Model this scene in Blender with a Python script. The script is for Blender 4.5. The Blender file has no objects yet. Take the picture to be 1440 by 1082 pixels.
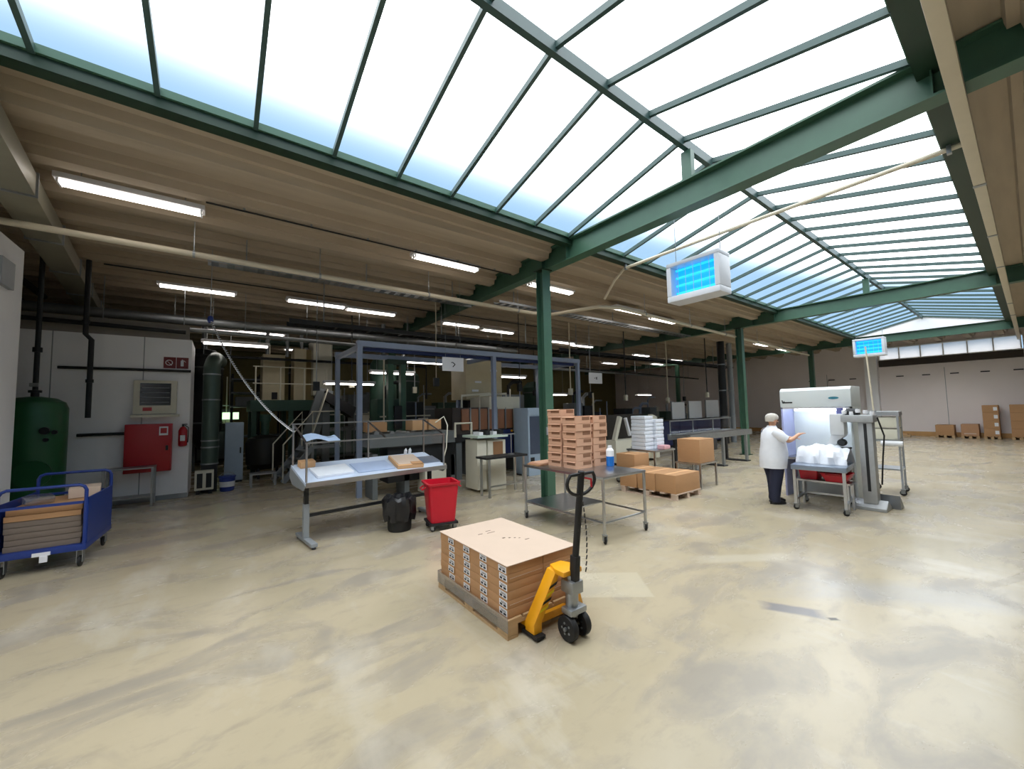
import bpy, bmesh, math, random
from mathutils import Vector, Matrix
R = math.radians
random.seed(7)
scene = bpy.context.scene
col = scene.collection

# ------------------------------------------------------------------ camera
F_PX, HOR, CAM_H = 550.0, 576.0, 1.75
PITCH = math.atan((HOR - 541.0) / F_PX)
AZ, ROLL = R(53.1), R(1.15)
fh = Vector((math.cos(AZ), math.sin(AZ), 0)); r0 = Vector((math.sin(AZ), -math.cos(AZ), 0)); zz = Vector((0, 0, 1))
fw = fh * math.cos(PITCH) + zz * math.sin(PITCH)
up0 = zz * math.cos(PITCH) - fh * math.sin(PITCH)
rt = r0 * math.cos(ROLL) - up0 * math.sin(ROLL)
up = up0 * math.cos(ROLL) + r0 * math.sin(ROLL)
EYE = Vector((0, 0, CAM_H))
cd = bpy.data.cameras.new('camera')
cd.sensor_fit = 'HORIZONTAL'; cd.sensor_width = 36.0; cd.lens = 36.0 * F_PX / 1440.0
cd.clip_start = 0.05; cd.clip_end = 200
cam = bpy.data.objects.new('camera', cd); col.objects.link(cam)
m3 = Matrix((rt, up, -fw)).transposed()
cam.matrix_world = Matrix.Translation(EYE) @ m3.to_4x4()
scene.camera = cam


def ray(px, py):
    return fw * F_PX + rt * (px - 720.0) + up * (541.0 - py)


def G(px, py, z=0.0):          # point at height z (floor, table top, ceiling) seen at a pixel
    d = ray(px, py); t = (z - CAM_H) / d.z
    return EYE + d * t


def GX(px, py, x):             # point on the plane X = x
    d = ray(px, py); return EYE + d * (x / d.x)


def GY(px, py, y):             # point on the plane Y = y
    d = ray(px, py); return EYE + d * (y / d.y)


def GD(px, py, depth):         # point at a given depth in front of the camera
    return EYE + ray(px, py) * (depth / F_PX)


# ------------------------------------------------------------------ world: white cloud deck overhead, clear pale blue towards the horizon
world = bpy.data.worlds.new('sky'); scene.world = world; world.use_nodes = True
nt = world.node_tree; nt.nodes.clear()


def wmath(op, a, b=None):
    nd = nt.nodes.new('ShaderNodeMath'); nd.operation = op
    for k, v in enumerate((a, b)):
        if v is None: continue
        if isinstance(v, (int, float)): nd.inputs[k].default_value = v
        else: nt.links.new(v, nd.inputs[k])
    return nd.outputs[0]


tc = nt.nodes.new('ShaderNodeTexCoord')
sep = nt.nodes.new('ShaderNodeSeparateXYZ'); nt.links.new(tc.outputs['Generated'], sep.inputs[0])
zc = wmath('MAXIMUM', sep.outputs[2], .02)
u_ = wmath('DIVIDE', wmath('DIVIDE', sep.outputs[0], zc), 6.0)      # the deck is drawn out along the hall's long axis
v_ = wmath('DIVIDE', wmath('DIVIDE', sep.outputs[1], zc), 1.62)
q_ = wmath('SQRT', wmath('ADD', wmath('MULTIPLY', u_, u_), wmath('MULTIPLY', v_, v_)))
mr = nt.nodes.new('ShaderNodeMapRange'); mr.interpolation_type = 'SMOOTHSTEP'
mr.inputs['From Min'].default_value = .66; mr.inputs['From Max'].default_value = 1.0
mr.inputs['To Min'].default_value = 1.0; mr.inputs['To Max'].default_value = 0.0
nt.links.new(q_, mr.inputs['Value'])
fac = wmath('POWER', mr.outputs['Result'], 2.2)
mixc = nt.nodes.new('ShaderNodeMix'); mixc.data_type = 'RGBA'
SKY_BLUE = (0.44, 0.69, 0.97, 1); SKY_WHITE = (4.3, 4.5, 4.65, 1)
mixc.inputs[6].default_value = SKY_BLUE; mixc.inputs[7].default_value = SKY_WHITE
bg = nt.nodes.new('ShaderNodeBackground'); bg.inputs['Strength'].default_value = 1.0
wo = nt.nodes.new('ShaderNodeOutputWorld')
nt.links.new(fac, mixc.inputs[0]); nt.links.new(mixc.outputs[2], bg.inputs['Color'])
nt.links.new(bg.outputs[0], wo.inputs['Surface'])

scene.view_settings.view_transform = 'Standard'
scene.view_settings.look = 'None'
scene.view_settings.gamma = 1.0
scene.view_settings.use_curve_mapping = False
scene.view_settings.exposure = 0.1
TUBE = 6.0     # brightness of the fluorescent tubes


# ------------------------------------------------------------------ materials
def lin(c):
    if isinstance(c, str):
        c = tuple(int(c[i:i + 2], 16) for i in (0, 2, 4))
    return tuple(((v / 255) / 12.92 if v / 255 <= .04045 else ((v / 255 + .055) / 1.055) ** 2.4) for v in c)


MATS = {}


def mat(name, c, rough=.5, metal=0.0, var=.12, scale=6.0, bump=0.0, emit=None, alpha=None, spec=.5, stretch=(1, 1, 1), coat=0):
    if name in MATS: return MATS[name]
    m = bpy.data.materials.new(name); m.use_nodes = True; n = m.node_tree; b = n.nodes['Principled BSDF']
    rgb = lin(c); b.inputs['Roughness'].default_value = rough; b.inputs['Metallic'].default_value = metal
    b.inputs['Specular IOR Level'].default_value = spec
    b.inputs['Coat Weight'].default_value = coat
    t = n.nodes.new('ShaderNodeTexCoord'); mp = n.nodes.new('ShaderNodeMapping'); mp.inputs['Scale'].default_value = stretch
    nz = n.nodes.new('ShaderNodeTexNoise'); nz.inputs['Scale'].default_value = scale; nz.inputs['Detail'].default_value = 5
    n.links.new(t.outputs['Object'], mp.inputs[0]); n.links.new(mp.outputs[0], nz.inputs['Vector'])
    mx = n.nodes.new('ShaderNodeMix'); mx.data_type = 'RGBA'
    mx.inputs[6].default_value = tuple(max(0, v * (1 - var)) for v in rgb) + (1,)
    mx.inputs[7].default_value = tuple(min(1, v * (1 + var)) for v in rgb) + (1,)
    n.links.new(nz.outputs['Fac'], mx.inputs[0]); n.links.new(mx.outputs[2], b.inputs['Base Color'])
    if bump:
        bp = n.nodes.new('ShaderNodeBump'); bp.inputs['Strength'].default_value = bump; bp.inputs['Distance'].default_value = .02
        n.links.new(nz.outputs['Fac'], bp.inputs['Height']); n.links.new(bp.outputs[0], b.inputs['Normal'])
    if emit:
        b.inputs['Emission Color'].default_value = tuple(lin(emit[0])) + (1,); b.inputs['Emission Strength'].default_value = emit[1]
    if alpha is not None:
        b.inputs['Alpha'].default_value = alpha
    MATS[name] = m
    return m


def glass(name, tint, gloss=.08, rough=.05):
    if name in MATS: return MATS[name]
    m = bpy.data.materials.new(name); m.use_nodes = True; n = m.node_tree; n.nodes.clear()
    o = n.nodes.new('ShaderNodeOutputMaterial'); mx = n.nodes.new('ShaderNodeMixShader')
    tr = n.nodes.new('ShaderNodeBsdfTransparent'); tr.inputs['Color'].default_value = tint + (1,)
    gl = n.nodes.new('ShaderNodeBsdfGlossy'); gl.inputs['Roughness'].default_value = rough
    mx.inputs[0].default_value = gloss
    n.links.new(tr.outputs[0], mx.inputs[1]); n.links.new(gl.outputs[0], mx.inputs[2]); n.links.new(mx.outputs[0], o.inputs['Surface'])
    MATS[name] = m; return m


def floor_material():
    m = bpy.data.materials.new('epoxy_floor'); m.use_nodes = True; n = m.node_tree; b = n.nodes['Principled BSDF']
    t = n.nodes.new('ShaderNodeTexCoord')

    def noise(scale, stretch, detail=6, dist=0.0, rough=.55, rot=0):
        mp = n.nodes.new('ShaderNodeMapping'); mp.inputs['Scale'].default_value = stretch; mp.inputs['Rotation'].default_value = (0, 0, rot)
        nz = n.nodes.new('ShaderNodeTexNoise'); nz.inputs['Scale'].default_value = scale; nz.inputs['Detail'].default_value = detail
        nz.inputs['Distortion'].default_value = dist; nz.inputs['Roughness'].default_value = rough
        n.links.new(t.outputs['Object'], mp.inputs[0]); n.links.new(mp.outputs[0], nz.inputs['Vector']); return nz.outputs['Fac']

    def ramp(src, lo, hi):
        r = n.nodes.new('ShaderNodeMapRange'); r.inputs['From Min'].default_value = lo; r.inputs['From Max'].default_value = hi
        n.links.new(src, r.inputs['Value']); return r.outputs['Result']

    def mix(fac, a, bcol):
        x = n.nodes.new('ShaderNodeMix'); x.data_type = 'RGBA'; n.links.new(fac, x.inputs[0])
        if isinstance(a, tuple): x.inputs[6].default_value = a + (1,)
        else: n.links.new(a, x.inputs[6])
        x.inputs[7].default_value = bcol + (1,); return x.outputs[2]

    def mul(a, v):
        x = n.nodes.new('ShaderNodeMath'); x.operation = 'MULTIPLY'; n.links.new(a, x.inputs[0])
        if isinstance(v, float): x.inputs[1].default_value = v
        else: n.links.new(v, x.inputs[1])
        return x.outputs[0]
    big = noise(.38, (1, 1.5, 1), 6, .5, .55, .5); mid = noise(.95, (1, 2.0, 1), 8, .5, .6, .35); fine = noise(7, (1, 1.4, 1), 6, .0, .65, 1.1)
    c = mix(ramp(big, .36, .64), lin('bfb196'), lin('b0a48a'))
    c = mix(mul(ramp(mid, .48, .62), .75), c, lin('968e83'))
    c = mix(mul(ramp(noise(.7, (2.2, 1, 1), 7, .3, .6, 2.0), .54, .70), .7), c, lin('cbc3b3'))
    c = mix(mul(ramp(noise(2.4, (1, 2.4, 1), 8, .2, .65, .35), .54, .70), .4), c, lin('8f877b'))
    c = mix(mul(ramp(fine, .56, .78), .22), c, lin('877f72'))

    # repaired and stained patches of the coating, each a shape of its own on the floor
    def patch(c, cx, cy, sx, sy, rot, colr, amt, soft=.12):
        mp = n.nodes.new('ShaderNodeMapping'); mp.vector_type = 'TEXTURE'
        mp.inputs['Location'].default_value = (cx, cy, 0); mp.inputs['Rotation'].default_value = (0, 0, rot); mp.inputs['Scale'].default_value = (sx, sy, 1)
        n.links.new(t.outputs['Object'], mp.inputs[0])
        sp = n.nodes.new('ShaderNodeSeparateXYZ'); n.links.new(mp.outputs[0], sp.inputs[0])
        ab = []
        for k in (0, 1):
            a = n.nodes.new('ShaderNodeMath'); a.operation = 'ABSOLUTE'; n.links.new(sp.outputs[k], a.inputs[0]); ab.append(a.outputs[0])
        mxn = n.nodes.new('ShaderNodeMath'); mxn.operation = 'MAXIMUM'; n.links.new(ab[0], mxn.inputs[0]); n.links.new(ab[1], mxn.inputs[1])
        ad = n.nodes.new('ShaderNodeMath'); ad.operation = 'MULTIPLY_ADD'; n.links.new(fine, ad.inputs[0]); ad.inputs[1].default_value = soft * 2; n.links.new(mxn.outputs[0], ad.inputs[2])
        return mix(mul(ramp(ad.outputs[0], 1 + soft * 2, 1), amt), c, colr)
    q = G(850, 822); c = patch(c, q.x, q.y, .40, .27, R(-38), lin('cfc6ae'), .5, .03)
    q = G(1115, 858); c = patch(c, q.x, q.y, .20, .075, R(-62), lin('6c6c78'), .75, .25)
    q = G(1172, 871); c = patch(c, q.x, q.y, .035, .02, R(-40), lin('2e2a28'), .9, .3)
    q = G(1050, 785); c = patch(c, q.x, q.y, .55, .10, R(-35), lin('d6cfbe'), .4, .3)
    q = G(1270, 835); c = patch(c, q.x, q.y, .9, .22, R(-50), lin('9b9a9a'), .5, .5)
    n.links.new(c, b.inputs['Base Color'])
    rr = n.nodes.new('ShaderNodeMapRange'); rr.inputs['From Min'].default_value = .35; rr.inputs['From Max'].default_value = .7
    rr.inputs['To Min'].default_value = .20; rr.inputs['To Max'].default_value = .34
    n.links.new(mid, rr.inputs['Value']); n.links.new(rr.outputs['Result'], b.inputs['Roughness'])
    b.inputs['Specular IOR Level'].default_value = .55
    bp = n.nodes.new('ShaderNodeBump'); bp.inputs['Strength'].default_value = .12; bp.inputs['Distance'].default_value = .01
    n.links.new(noise(2.5, (1, 1, 1), 3), bp.inputs['Height']); n.links.new(bp.outputs[0], b.inputs['Normal'])
    return m


GREEN = mat('green_paint', '3f624f', .42, var=.15)
DGREEN = mat('dark_green_paint', '1d3524', .5, var=.15)
CONC = mat('raw_concrete', 'ae9f8a', .85, var=.16, scale=3, bump=.15, stretch=(.35, 3, 1))
WHITE = mat('white_plaster', 'f1f1f3', .75, var=.05, scale=2)
WHITEP = mat('white_paint', 'e2e2e0', .4, var=.04)
STEEL = mat('stainless_steel', 'b9bcc0', .28, 1.0, var=.1)
GALV = mat('galvanised_steel', '9fa3a6', .42, .85, var=.15, scale=14)
GREYP = mat('grey_paint', '8d9296', .45, var=.08)
DARK = mat('dark_iron', '2b2c2e', .5, .4, var=.2)
BLACK = mat('black_rubber', '151517', .6, var=.2)
CARD = mat('cardboard', 'b58a61', .8, var=.07, scale=9, stretch=(1, 1, 6))
CARDL = mat('pale_cardboard', 'cdb7a4', .8, var=.05, scale=5)
CARDI = mat('cardboard_inside', '8f6a49', .9, var=.08)
BEIGE = mat('beige_machine_paint', 'c9bd9c', .45, var=.1)
OLIVE = mat('olive_wall', '6f6640', .8, var=.15)
CREAM = mat('cream_paint', 'd6d2c0', .45, var=.06)
RED = mat('red_plastic', 'c4142c', .35, var=.06)
REDP = mat('red_paint', 'b01420', .35, var=.06)
BLUE = mat('blue_paint', '1a3580', .38, var=.12)
LBLUE = mat('pale_blue_paint', 'a9bccf', .4, var=.06)
YEL = mat('yellow_paint', 'f0a81c', .35, var=.1)
WOOD = mat('pallet_wood', 'b99a72', .8, var=.2, scale=4, stretch=(1, 8, 8))
PAPER = mat('white_paper', 'e9eaee', .7, var=.03)
INK = mat('black_ink', '202024', .6)
TUBEM = mat('lit_tube', 'ffffff', .4, emit=('fff6ee', TUBE))
PLEXI = glass('clear_plexiglass', (.93, .95, .96), .07)
PANE = glass('skylight_glass', (.97, .985, .99), .04, .1)
FROST = bpy.data.materials.new('frosted_glass'); FROST.use_nodes = True
_n = FROST.node_tree; _n.nodes.clear()
_o = _n.nodes.new('ShaderNodeOutputMaterial'); _mx = _n.nodes.new('ShaderNodeMixShader'); _mx.inputs[0].default_value = .75
_t = _n.nodes.new('ShaderNodeBsdfTransparent'); _d = _n.nodes.new('ShaderNodeBsdfTranslucent'); _d.inputs['Color'].default_value = (.72, .68, .64, 1)
_n.links.new(_t.outputs[0], _mx.inputs[1]); _n.links.new(_d.outputs[0], _mx.inputs[2]); _n.links.new(_mx.outputs[0], _o.inputs['Surface'])
FILM = glass('stretch_film', (.80, .80, .86), .34, .25)


# ------------------------------------------------------------------ mesh helpers
class MB:
    def __init__(s): s.v = []; s.f = []; s.T = None

    def add(s, vs, fs):
        o = len(s.v)
        for p in vs:
            p = Vector(p); s.v.append(tuple(s.T @ p) if s.T is not None else tuple(p))
        s.f += [tuple(o + i for i in f) for f in fs]; return s

    def bx(s, x0, x1, y0, y1, z0, z1):
        return s.add([(x0, y0, z0), (x1, y0, z0), (x1, y1, z0), (x0, y1, z0), (x0, y0, z1), (x1, y0, z1), (x1, y1, z1), (x0, y1, z1)],
                     [(0, 3, 2, 1), (4, 5, 6, 7), (0, 1, 5, 4), (1, 2, 6, 5), (2, 3, 7, 6), (3, 0, 4, 7)])

    def cb(s, cx, cy, cz, sx, sy, sz): return s.bx(cx - sx / 2, cx + sx / 2, cy - sy / 2, cy + sy / 2, cz - sz / 2, cz + sz / 2)

    def bar(s, a, b, w, h=None, upv=(0, 0, 1)):
        h = h or w; a, b = Vector(a), Vector(b); d = (b - a).normalized(); u = Vector(upv)
        if abs(d.dot(u)) > .98: u = Vector((1, 0, 0))
        sdv = d.cross(u).normalized() * (w / 2); u2 = sdv.cross(d).normalized() * (h / 2)
        vs = [p + i * sdv + j * u2 for p in (a, b) for i, j in ((-1, -1), (1, -1), (1, 1), (-1, 1))]
        return s.add(vs, [(0, 1, 2, 3), (7, 6, 5, 4), (0, 4, 5, 1), (1, 5, 6, 2), (2, 6, 7, 3), (3, 7, 4, 0)])

    def tube(s, pts, r, n=10, closed=False, caps=True):
        pts = [Vector(p) for p in pts]; k = len(pts); rings = []; prev = None
        rs = r if isinstance(r, (list, tuple)) else [r] * k
        for i, p in enumerate(pts):
            if closed: d = pts[(i + 1) % k] - pts[i - 1]
            else: d = pts[min(i + 1, k - 1)] - pts[max(i - 1, 0)]
            d.normalize()
            if prev is None:
                u = Vector((0, 0, 1)) if abs(d.z) < .9 else Vector((1, 0, 0))
                u = (u - d * u.dot(d)).normalized()
            else:
                u = (prev - d * prev.dot(d)).normalized()
            prev = u; w = d.cross(u)
            rings.append([p + (u * math.cos(2 * math.pi * j / n) + w * math.sin(2 * math.pi * j / n)) * rs[i] for j in range(n)])
        vs = [q for rg in rings for q in rg]; fs = []
        for i in range(k if closed else k - 1):
            a, b = i * n, ((i + 1) % k) * n
            for j in range(n): fs.append((a + j, a + (j + 1) % n, b + (j + 1) % n, b + j))
        if caps and not closed: fs.append(tuple(range(n - 1, -1, -1))); fs.append(tuple(range((k - 1) * n, k * n)))
        return s.add(vs, fs)

    def cyl(s, a, b, r, n=16): return s.tube([a, b], r, n)

    def lathe(s, prof, c=(0, 0, 0), n=24, axis='z'):
        vs = []; fs = []; k = len(prof)
        for rr, h in prof:
            for j in range(n):
                x, y = rr * math.cos(2 * math.pi * j / n), rr * math.sin(2 * math.pi * j / n)
                p = (x, y, h) if axis == 'z' else ((h, x, y) if axis == 'x' else (x, h, y))
                vs.append((c[0] + p[0], c[1] + p[1], c[2] + p[2]))
        for i in range(k - 1):
            for j in range(n): fs.append((i * n + j, i * n + (j + 1) % n, (i + 1) * n + (j + 1) % n, (i + 1) * n + j))
        fs.append(tuple(range(n - 1, -1, -1))); fs.append(tuple(range((k - 1) * n, k * n)))
        return s.add(vs, fs)

    def prism(s, poly, a0, a1, axis='x'):
        k = len(poly)

        def P(q, a): return {'x': (a, q[0], q[1]), 'y': (q[0], a, q[1]), 'z': (q[0], q[1], a)}[axis]
        vs = [P(q, a0) for q in poly] + [P(q, a1) for q in poly]
        return s.add(vs, [tuple(range(k - 1, -1, -1)), tuple(range(k, 2 * k))] + [(i, (i + 1) % k, k + (i + 1) % k, k + i) for i in range(k)])

    def ring(s, prof_out, prof_in): pass

    def mesh(s, name, bevel=0.0, smooth=True):
        me = bpy.data.meshes.new(name); me.from_pydata(s.v, [], s.f)
        bm = bmesh.new(); bm.from_mesh(me)
        bmesh.ops.recalc_face_normals(bm, faces=bm.faces)
        if bevel:
            es = [e for e in bm.edges if len(e.link_faces) == 2 and e.calc_face_angle() > .6]
            bmesh.ops.bevel(bm, geom=es, offset=bevel, segments=2, affect='EDGES', profile=.6)
        bm.to_mesh(me); bm.free()
        if smooth:
            me.polygons.foreach_set('use_smooth', [True] * len(me.polygons)); me.set_sharp_from_angle(angle=R(35))
        return me

    def build(s, name, m, parent=None, bevel=0.0, loc=None, rz=0.0):
        me = s.mesh(name, bevel); me.materials.append(m)
        o = bpy.data.objects.new(name, me); col.objects.link(o)
        if parent: o.parent = parent
        if loc is not None: o.location = loc
        if rz: o.rotation_euler.z = rz
        return o


ORD = ['lowest', 'second', 'third', 'fourth', 'fifth', 'sixth', 'seventh', 'eighth', 'ninth']


def tag(o, label=None, cat=None, group=None, kind=None):
    if label: o['label'] = label
    if cat: o['category'] = cat
    if group: o['group'] = group
    if kind: o['kind'] = kind
    return o


def thing(name, label, cat, loc=(0, 0, 0), rz=0.0, group=None):
    o = bpy.data.objects.new(name, None); col.objects.link(o); o.location = loc; o.rotation_euler.z = rz
    o.empty_display_size = .1
    return tag(o, label, cat, group)


def copy_tree(o, parent=None, **kw):
    c = o.copy(); col.objects.link(c)
    if parent: c.parent = parent
    for ch in [x for x in o.children]: copy_tree(ch, c)
    if 'loc' in kw: c.location = kw['loc']
    if 'rz' in kw: c.rotation_euler.z = kw['rz']
    if 'label' in kw: c['label'] = kw['label']
    return c


def instance(me, name, parent=None, loc=(0, 0, 0), rz=0.0):
    o = bpy.data.objects.new(name, me); col.objects.link(o); o.location = loc; o.rotation_euler.z = rz
    if parent: o.parent = parent
    return o


def mesh_of(mb, name, m, bevel=0.0):
    me = mb.mesh(name, bevel); me.materials.append(m); return me


def caster(parent, x, y, h, r=.05, w=.03, rot=0.0):
    k = w / 2 + .006
    m = MB(); m.bx(-k - .006, -k, -r * .6, r * .6, r * .8, h - .01).bx(k, k + .006, -r * .6, r * .6, r * .8, h - .01).bx(-k - .01, k + .01, -r * .7, r * .7, h - .012, h)
    f = m.build('caster', GALV, parent, 0, (x, y, 0), rot)
    MB().lathe([(r * .85, -w / 2), (r, -w / 3), (r, w / 3), (r * .85, w / 2)], (0, 0, r), 18, 'x').build('tyre', BLACK, f)
    MB().lathe([(r * .3, -k), (r * .3, k)], (0, 0, r), 10, 'x').build('hub', GALV, f)
    return f


# ------------------------------------------------------------------ the hall
BX = [-4.6, 5.22, 14.95, 24.6]              # lines of the cross beams
ZB, ZT = 4.50, 4.90                          # beam underside and top
XW0, XW1, YB, YF = -2.25, 28.5, 22.5, -5.0   # left wall face, far wall face, rear of hall, wall behind the camera
SY0, SYR, SY1, SZ, SZR = .48, 2.72, 4.97, 4.91, 5.45   # skylight eaves, ridge
SX0, SX1 = -2.15, 24.45

fl_o = MB().bx(-9, XW1 + .3, YF - .3, YB + .3, -.12, 0).build('floor', floor_material()); tag(fl_o, kind='structure', label='pale glossy epoxy floor with worn streaks')
w = MB().bx(XW0 - .3, XW0, YF, 8.45, 0, 4.12).build('wall_left', WHITE); tag(w, kind='structure', label='white wall end beside the blue trolley')
tag(MB().bx(XW0 + .0, XW0 + .05, 7.62, 8.0, 3.45, 3.8).build('wall_recess_frame', GREYP, w))
w = MB().bx(XW1, XW1 + .3, YF, YB, 0, 3.97).bx(XW1, XW1 + .3, YF, YB, 4.62, 5.0).bx(XW1, XW1 + .3, YF, .15, 3.97, 4.62).bx(XW1, XW1 + .3, 4.9, YB, 3.97, 4.62).build('wall_far', mat('far_wall_plaster', 'efe6e4', .8, var=.04, scale=1.5)); tag(w, kind='structure', label='pale wall at the far end behind stacked cartons')
for i in range(9):
    yy = .2 + i * .95
    MB().bx(XW1 - .05, XW1, yy, yy + .28, 3.05, 3.10).build('wall_mark', DARK, w)
MB().bx(XW1 - .03, XW1, -4.9, 22, .0, .22).build('skirting', mat('ochre_skirting', 'c79a62', .6), w)
for yy in (2.55, 7.2):
    MB().bx(XW1 - .012, XW1, yy, yy + .02, .3, 3.4).build('wall_joint', GREYP, w)
tag(MB().bx(-9, XW1, YB, YB + .3, 0, 5).build('wall_rear', OLIVE), kind='structure', label='olive wall at the rear of the machine hall')
tag(MB().bx(-9, XW1, YF - .3, YF, 0, 5).build('wall_back', WHITE), kind='structure', label='white wall behind the open floor')
tag(MB().bx(-9.3, -9, YF, YB, 0, 5).build('wall_side', GREYP), kind='structure', label='grey side wall of the machine hall')
tag(MB().bx(-9, XW0 - .3, 8.15, 8.45, 0, 5).build('wall_alcove', mat('alcove_plaster', 'c9bfa6', .8, var=.08)), kind='structure', label='cream wall at the side of the tank alcove')

ceil = MB()
ceil.bx(-9, XW1 + .3, SY1 + .1, YB + .3, 4.95, 4.985)
ceil.bx(-9, XW1 + .3, YF - .3, SY0 - .1, 4.95, 4.985)
ceil.bx(-9, SX0 - .1, SY0 - .1, SY1 + .1, 4.95, 4.985)
ceil.bx(SX1 + .1, XW1 + .3, SY0 - .1, SY1 + .1, 4.95, 4.985)
ceil = tag(ceil.build('ceiling', CONC), kind='structure', label='beige ribbed concrete roof slabs')


def slab_mesh(L, wd=.95):
    h = wd / 2
    prof = [(-h + .008, 4.95), (-h + .008, 4.91), (-.21, 4.91), (-.19, 4.80), (-.12, 4.80), (-.10, 4.70), (.10, 4.70), (.12, 4.80), (.19, 4.80), (.21, 4.91), (h - .008, 4.91), (h - .008, 4.95)]
    return mesh_of(MB().prism(prof, -L / 2, L / 2, 'x'), 'roof_slab', CONC)


edges = [-9] + BX + [XW1]
for i in range(len(edges) - 1):
    x0, x1 = edges[i] + .08, edges[i + 1] - .08
    me = slab_mesh(x1 - x0)
    ys = [SY1 + .22 + .475 + .95 * k for k in range(18)] + [SY0 - .25 - .475 - .95 * k for k in range(5)]
    if x0 > 24: ys += [SY0 + .25 + .95 * k for k in range(5)]
    for y in ys: instance(me, 'roof_slab', ceil, ((x0 + x1) / 2, y, 0))

# cross beams
for i, x in enumerate(BX):
    b = MB()
    b.bx(x - .11, x + .11, YF, YB, ZB, ZB + .025); b.bx(x - .11, x + .11, YF, YB, ZT - .025, ZT); b.bx(x - .012, x + .012, YF, YB, ZB + .025, ZT - .025)
    lab = ['', 'green steel beam crossing the skylight above the tall carton trays', 'green steel beam crossing the skylight between the two blue-lit insect traps', 'green steel beam below the end gable of the skylight'][i]
    t = thing('roof_beam', lab or 'green steel beam over the green tank alcove', 'beam', (0, 0, 0))
    b.build('beam_profile', GREEN, t)
    for y in (SY0 - .1, SY1 + .1, 5.75, 12.5):
        s_ = MB(); s_.bx(x - .10, x + .10, y - .006, y + .006, ZB + .025, ZT - .025); s_.build('stiffener', GREEN, t)
    if i in (1, 2):
        s_ = MB().bx(x - .05, x + .05, SYR - .07, SYR + .07, ZT, SZR - .12); s_.build('ridge_post', GREEN, t)

# columns (rolled H sections)
cols = [(5.12, 5.72), (14.9, 6.2), (24.5, 6.8), (5.12, 14.2), (14.9, 14.2), (24.5, 14.2)]
clab = ['green steel column behind the wheeled table of carton trays', 'green steel column behind the lone carton on its stand',
        'green steel column beyond the white hooded work station', 'green steel column behind the blue-grey gantry', 'green steel column deep in the machine hall behind the white parcels', 'green steel column far back near the far wall']
for k, ((x, y), lb) in enumerate(zip(cols, clab)):
    t = thing('steel_column', lb, 'column', (x, y, 0))
    c = MB(); c.bx(-.1, .1, -.10, -.085, .02, ZB); c.bx(-.1, .1, .085, .10, .02, ZB); c.bx(-.006, .006, -.085, .085, .02, ZB)
    c.build('shaft', GREEN, t)
    MB().bx(-.16, .16, -.16, .16, 0, .02).build('base_plate', DGREEN, t)
    MB().bx(-.13, .13, -.13, .13, ZB - .02, ZB - .001).build('head_plate', DGREEN, t)
    if k == 0:
        MB().bx(-.11, .11, -.13, -.10, 1.25, 1.4).build('switch_box', GREYP, t)

# skylight
sk = thing('window_1', None, None); tag(sk, kind='structure', label='long ridged glass skylight on green bars')
NB = .805
xs = [5.09 + NB * k for k in range(-9, 25)]
bl = mesh_of(MB().bar((0, SY1, SZ), (0, SYR, SZR), .045, .07), 'glazing_bar', mat('dark_bar_paint', '37504c', .45))
br_ = mesh_of(MB().bar((0, SY0, SZ), (0, SYR, SZR), .045, .07), 'glazing_bar', MATS['dark_bar_paint'])
off = Vector((0, 0, .05))
for x in xs:
    instance(bl, 'glazing_bar', sk, (x, 0, 0)); instance(br_, 'glazing_bar', sk, (x, 0, 0))
gw = NB - .03
pl = mesh_of(MB().add([(0, SY1, SZ + .05), (gw, SY1, SZ + .05), (gw, SYR, SZR + .05), (0, SYR, SZR + .05)], [(0, 1, 2, 3)]), 'glass_pane', PANE)
pr_ = mesh_of(MB().add([(0, SY0, SZ + .05), (gw, SY0, SZ + .05), (gw, SYR, SZR + .05), (0, SYR, SZR + .05)], [(0, 1, 2, 3)]), 'glass_pane', PANE)
for x in xs[:-1]:
    instance(pl, 'glass_pane', sk, (x + .015, 0, 0)); instance(pr_, 'glass_pane', sk, (x + .015, 0, 0))
MB().bx(SX0, SX1, SYR - .035, SYR + .035, SZR - .1, SZR + .04).build('ridge_bar', MATS['dark_bar_paint'], sk)
MB().bx(SX0, SX1, SY1 - .03, SY1 + .05, SZ - .02, SZ + .06).build('eaves_rail', GREEN, sk)
MB().bx(SX0, SX1, SY1, SY1 + .16, 4.78, SZ - .02).build('fascia', DGREEN, sk)
MB().bx(SX0, SX1, SY0 - .05, SY0 + .03, SZ - .02, SZ + .06).build('eaves_rail', GREEN, sk)
MB().bx(SX0, SX1, SY0 - .16, SY0, 4.76, SZ - .02).build('fascia', DGREEN, sk)
for x in (SX0 - .02, SX1 + .02):
    MB().prism([(SY0, 4.86), (SY1, 4.86), (SY1, SZ), (SYR, SZR + .05), (SY0, SZ)], x - .03, x + .03, 'x').build('gable', WHITE, sk)

# clerestory window band in the far wall
wn = thing('window_2', None, None); tag(wn, kind='structure', label='long window band high on the far wall')
MB().bx(XW1 - .14, XW1 - .002, .15, 4.9, 3.62, 3.95).build('lintel_beam', mat('dark_brown_beam', '3a2f28', .6), wn)
for z in (3.97, 4.62): MB().bx(XW1 - .12, XW1 - .002, .15, 4.9, z - .03, z + .03).build('frame_rail', WHITEP, wn)
for k in range(7):
    y = .2 + k * .78
    MB().bx(XW1 - .1, XW1 - .002, y - .02, y + .02, 4.0, 4.59).build('mullion', WHITEP, wn)
    if k < 6: MB().bx(XW1 - .06, XW1 - .002, y + .02, y + .76, 4.0, 4.59).build('window_pane', FROST, wn)

# ------------------------------------------------------------------ ceiling services
HOUS = mat('white_lamp_housing', 'd8d8da', .4)


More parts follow.
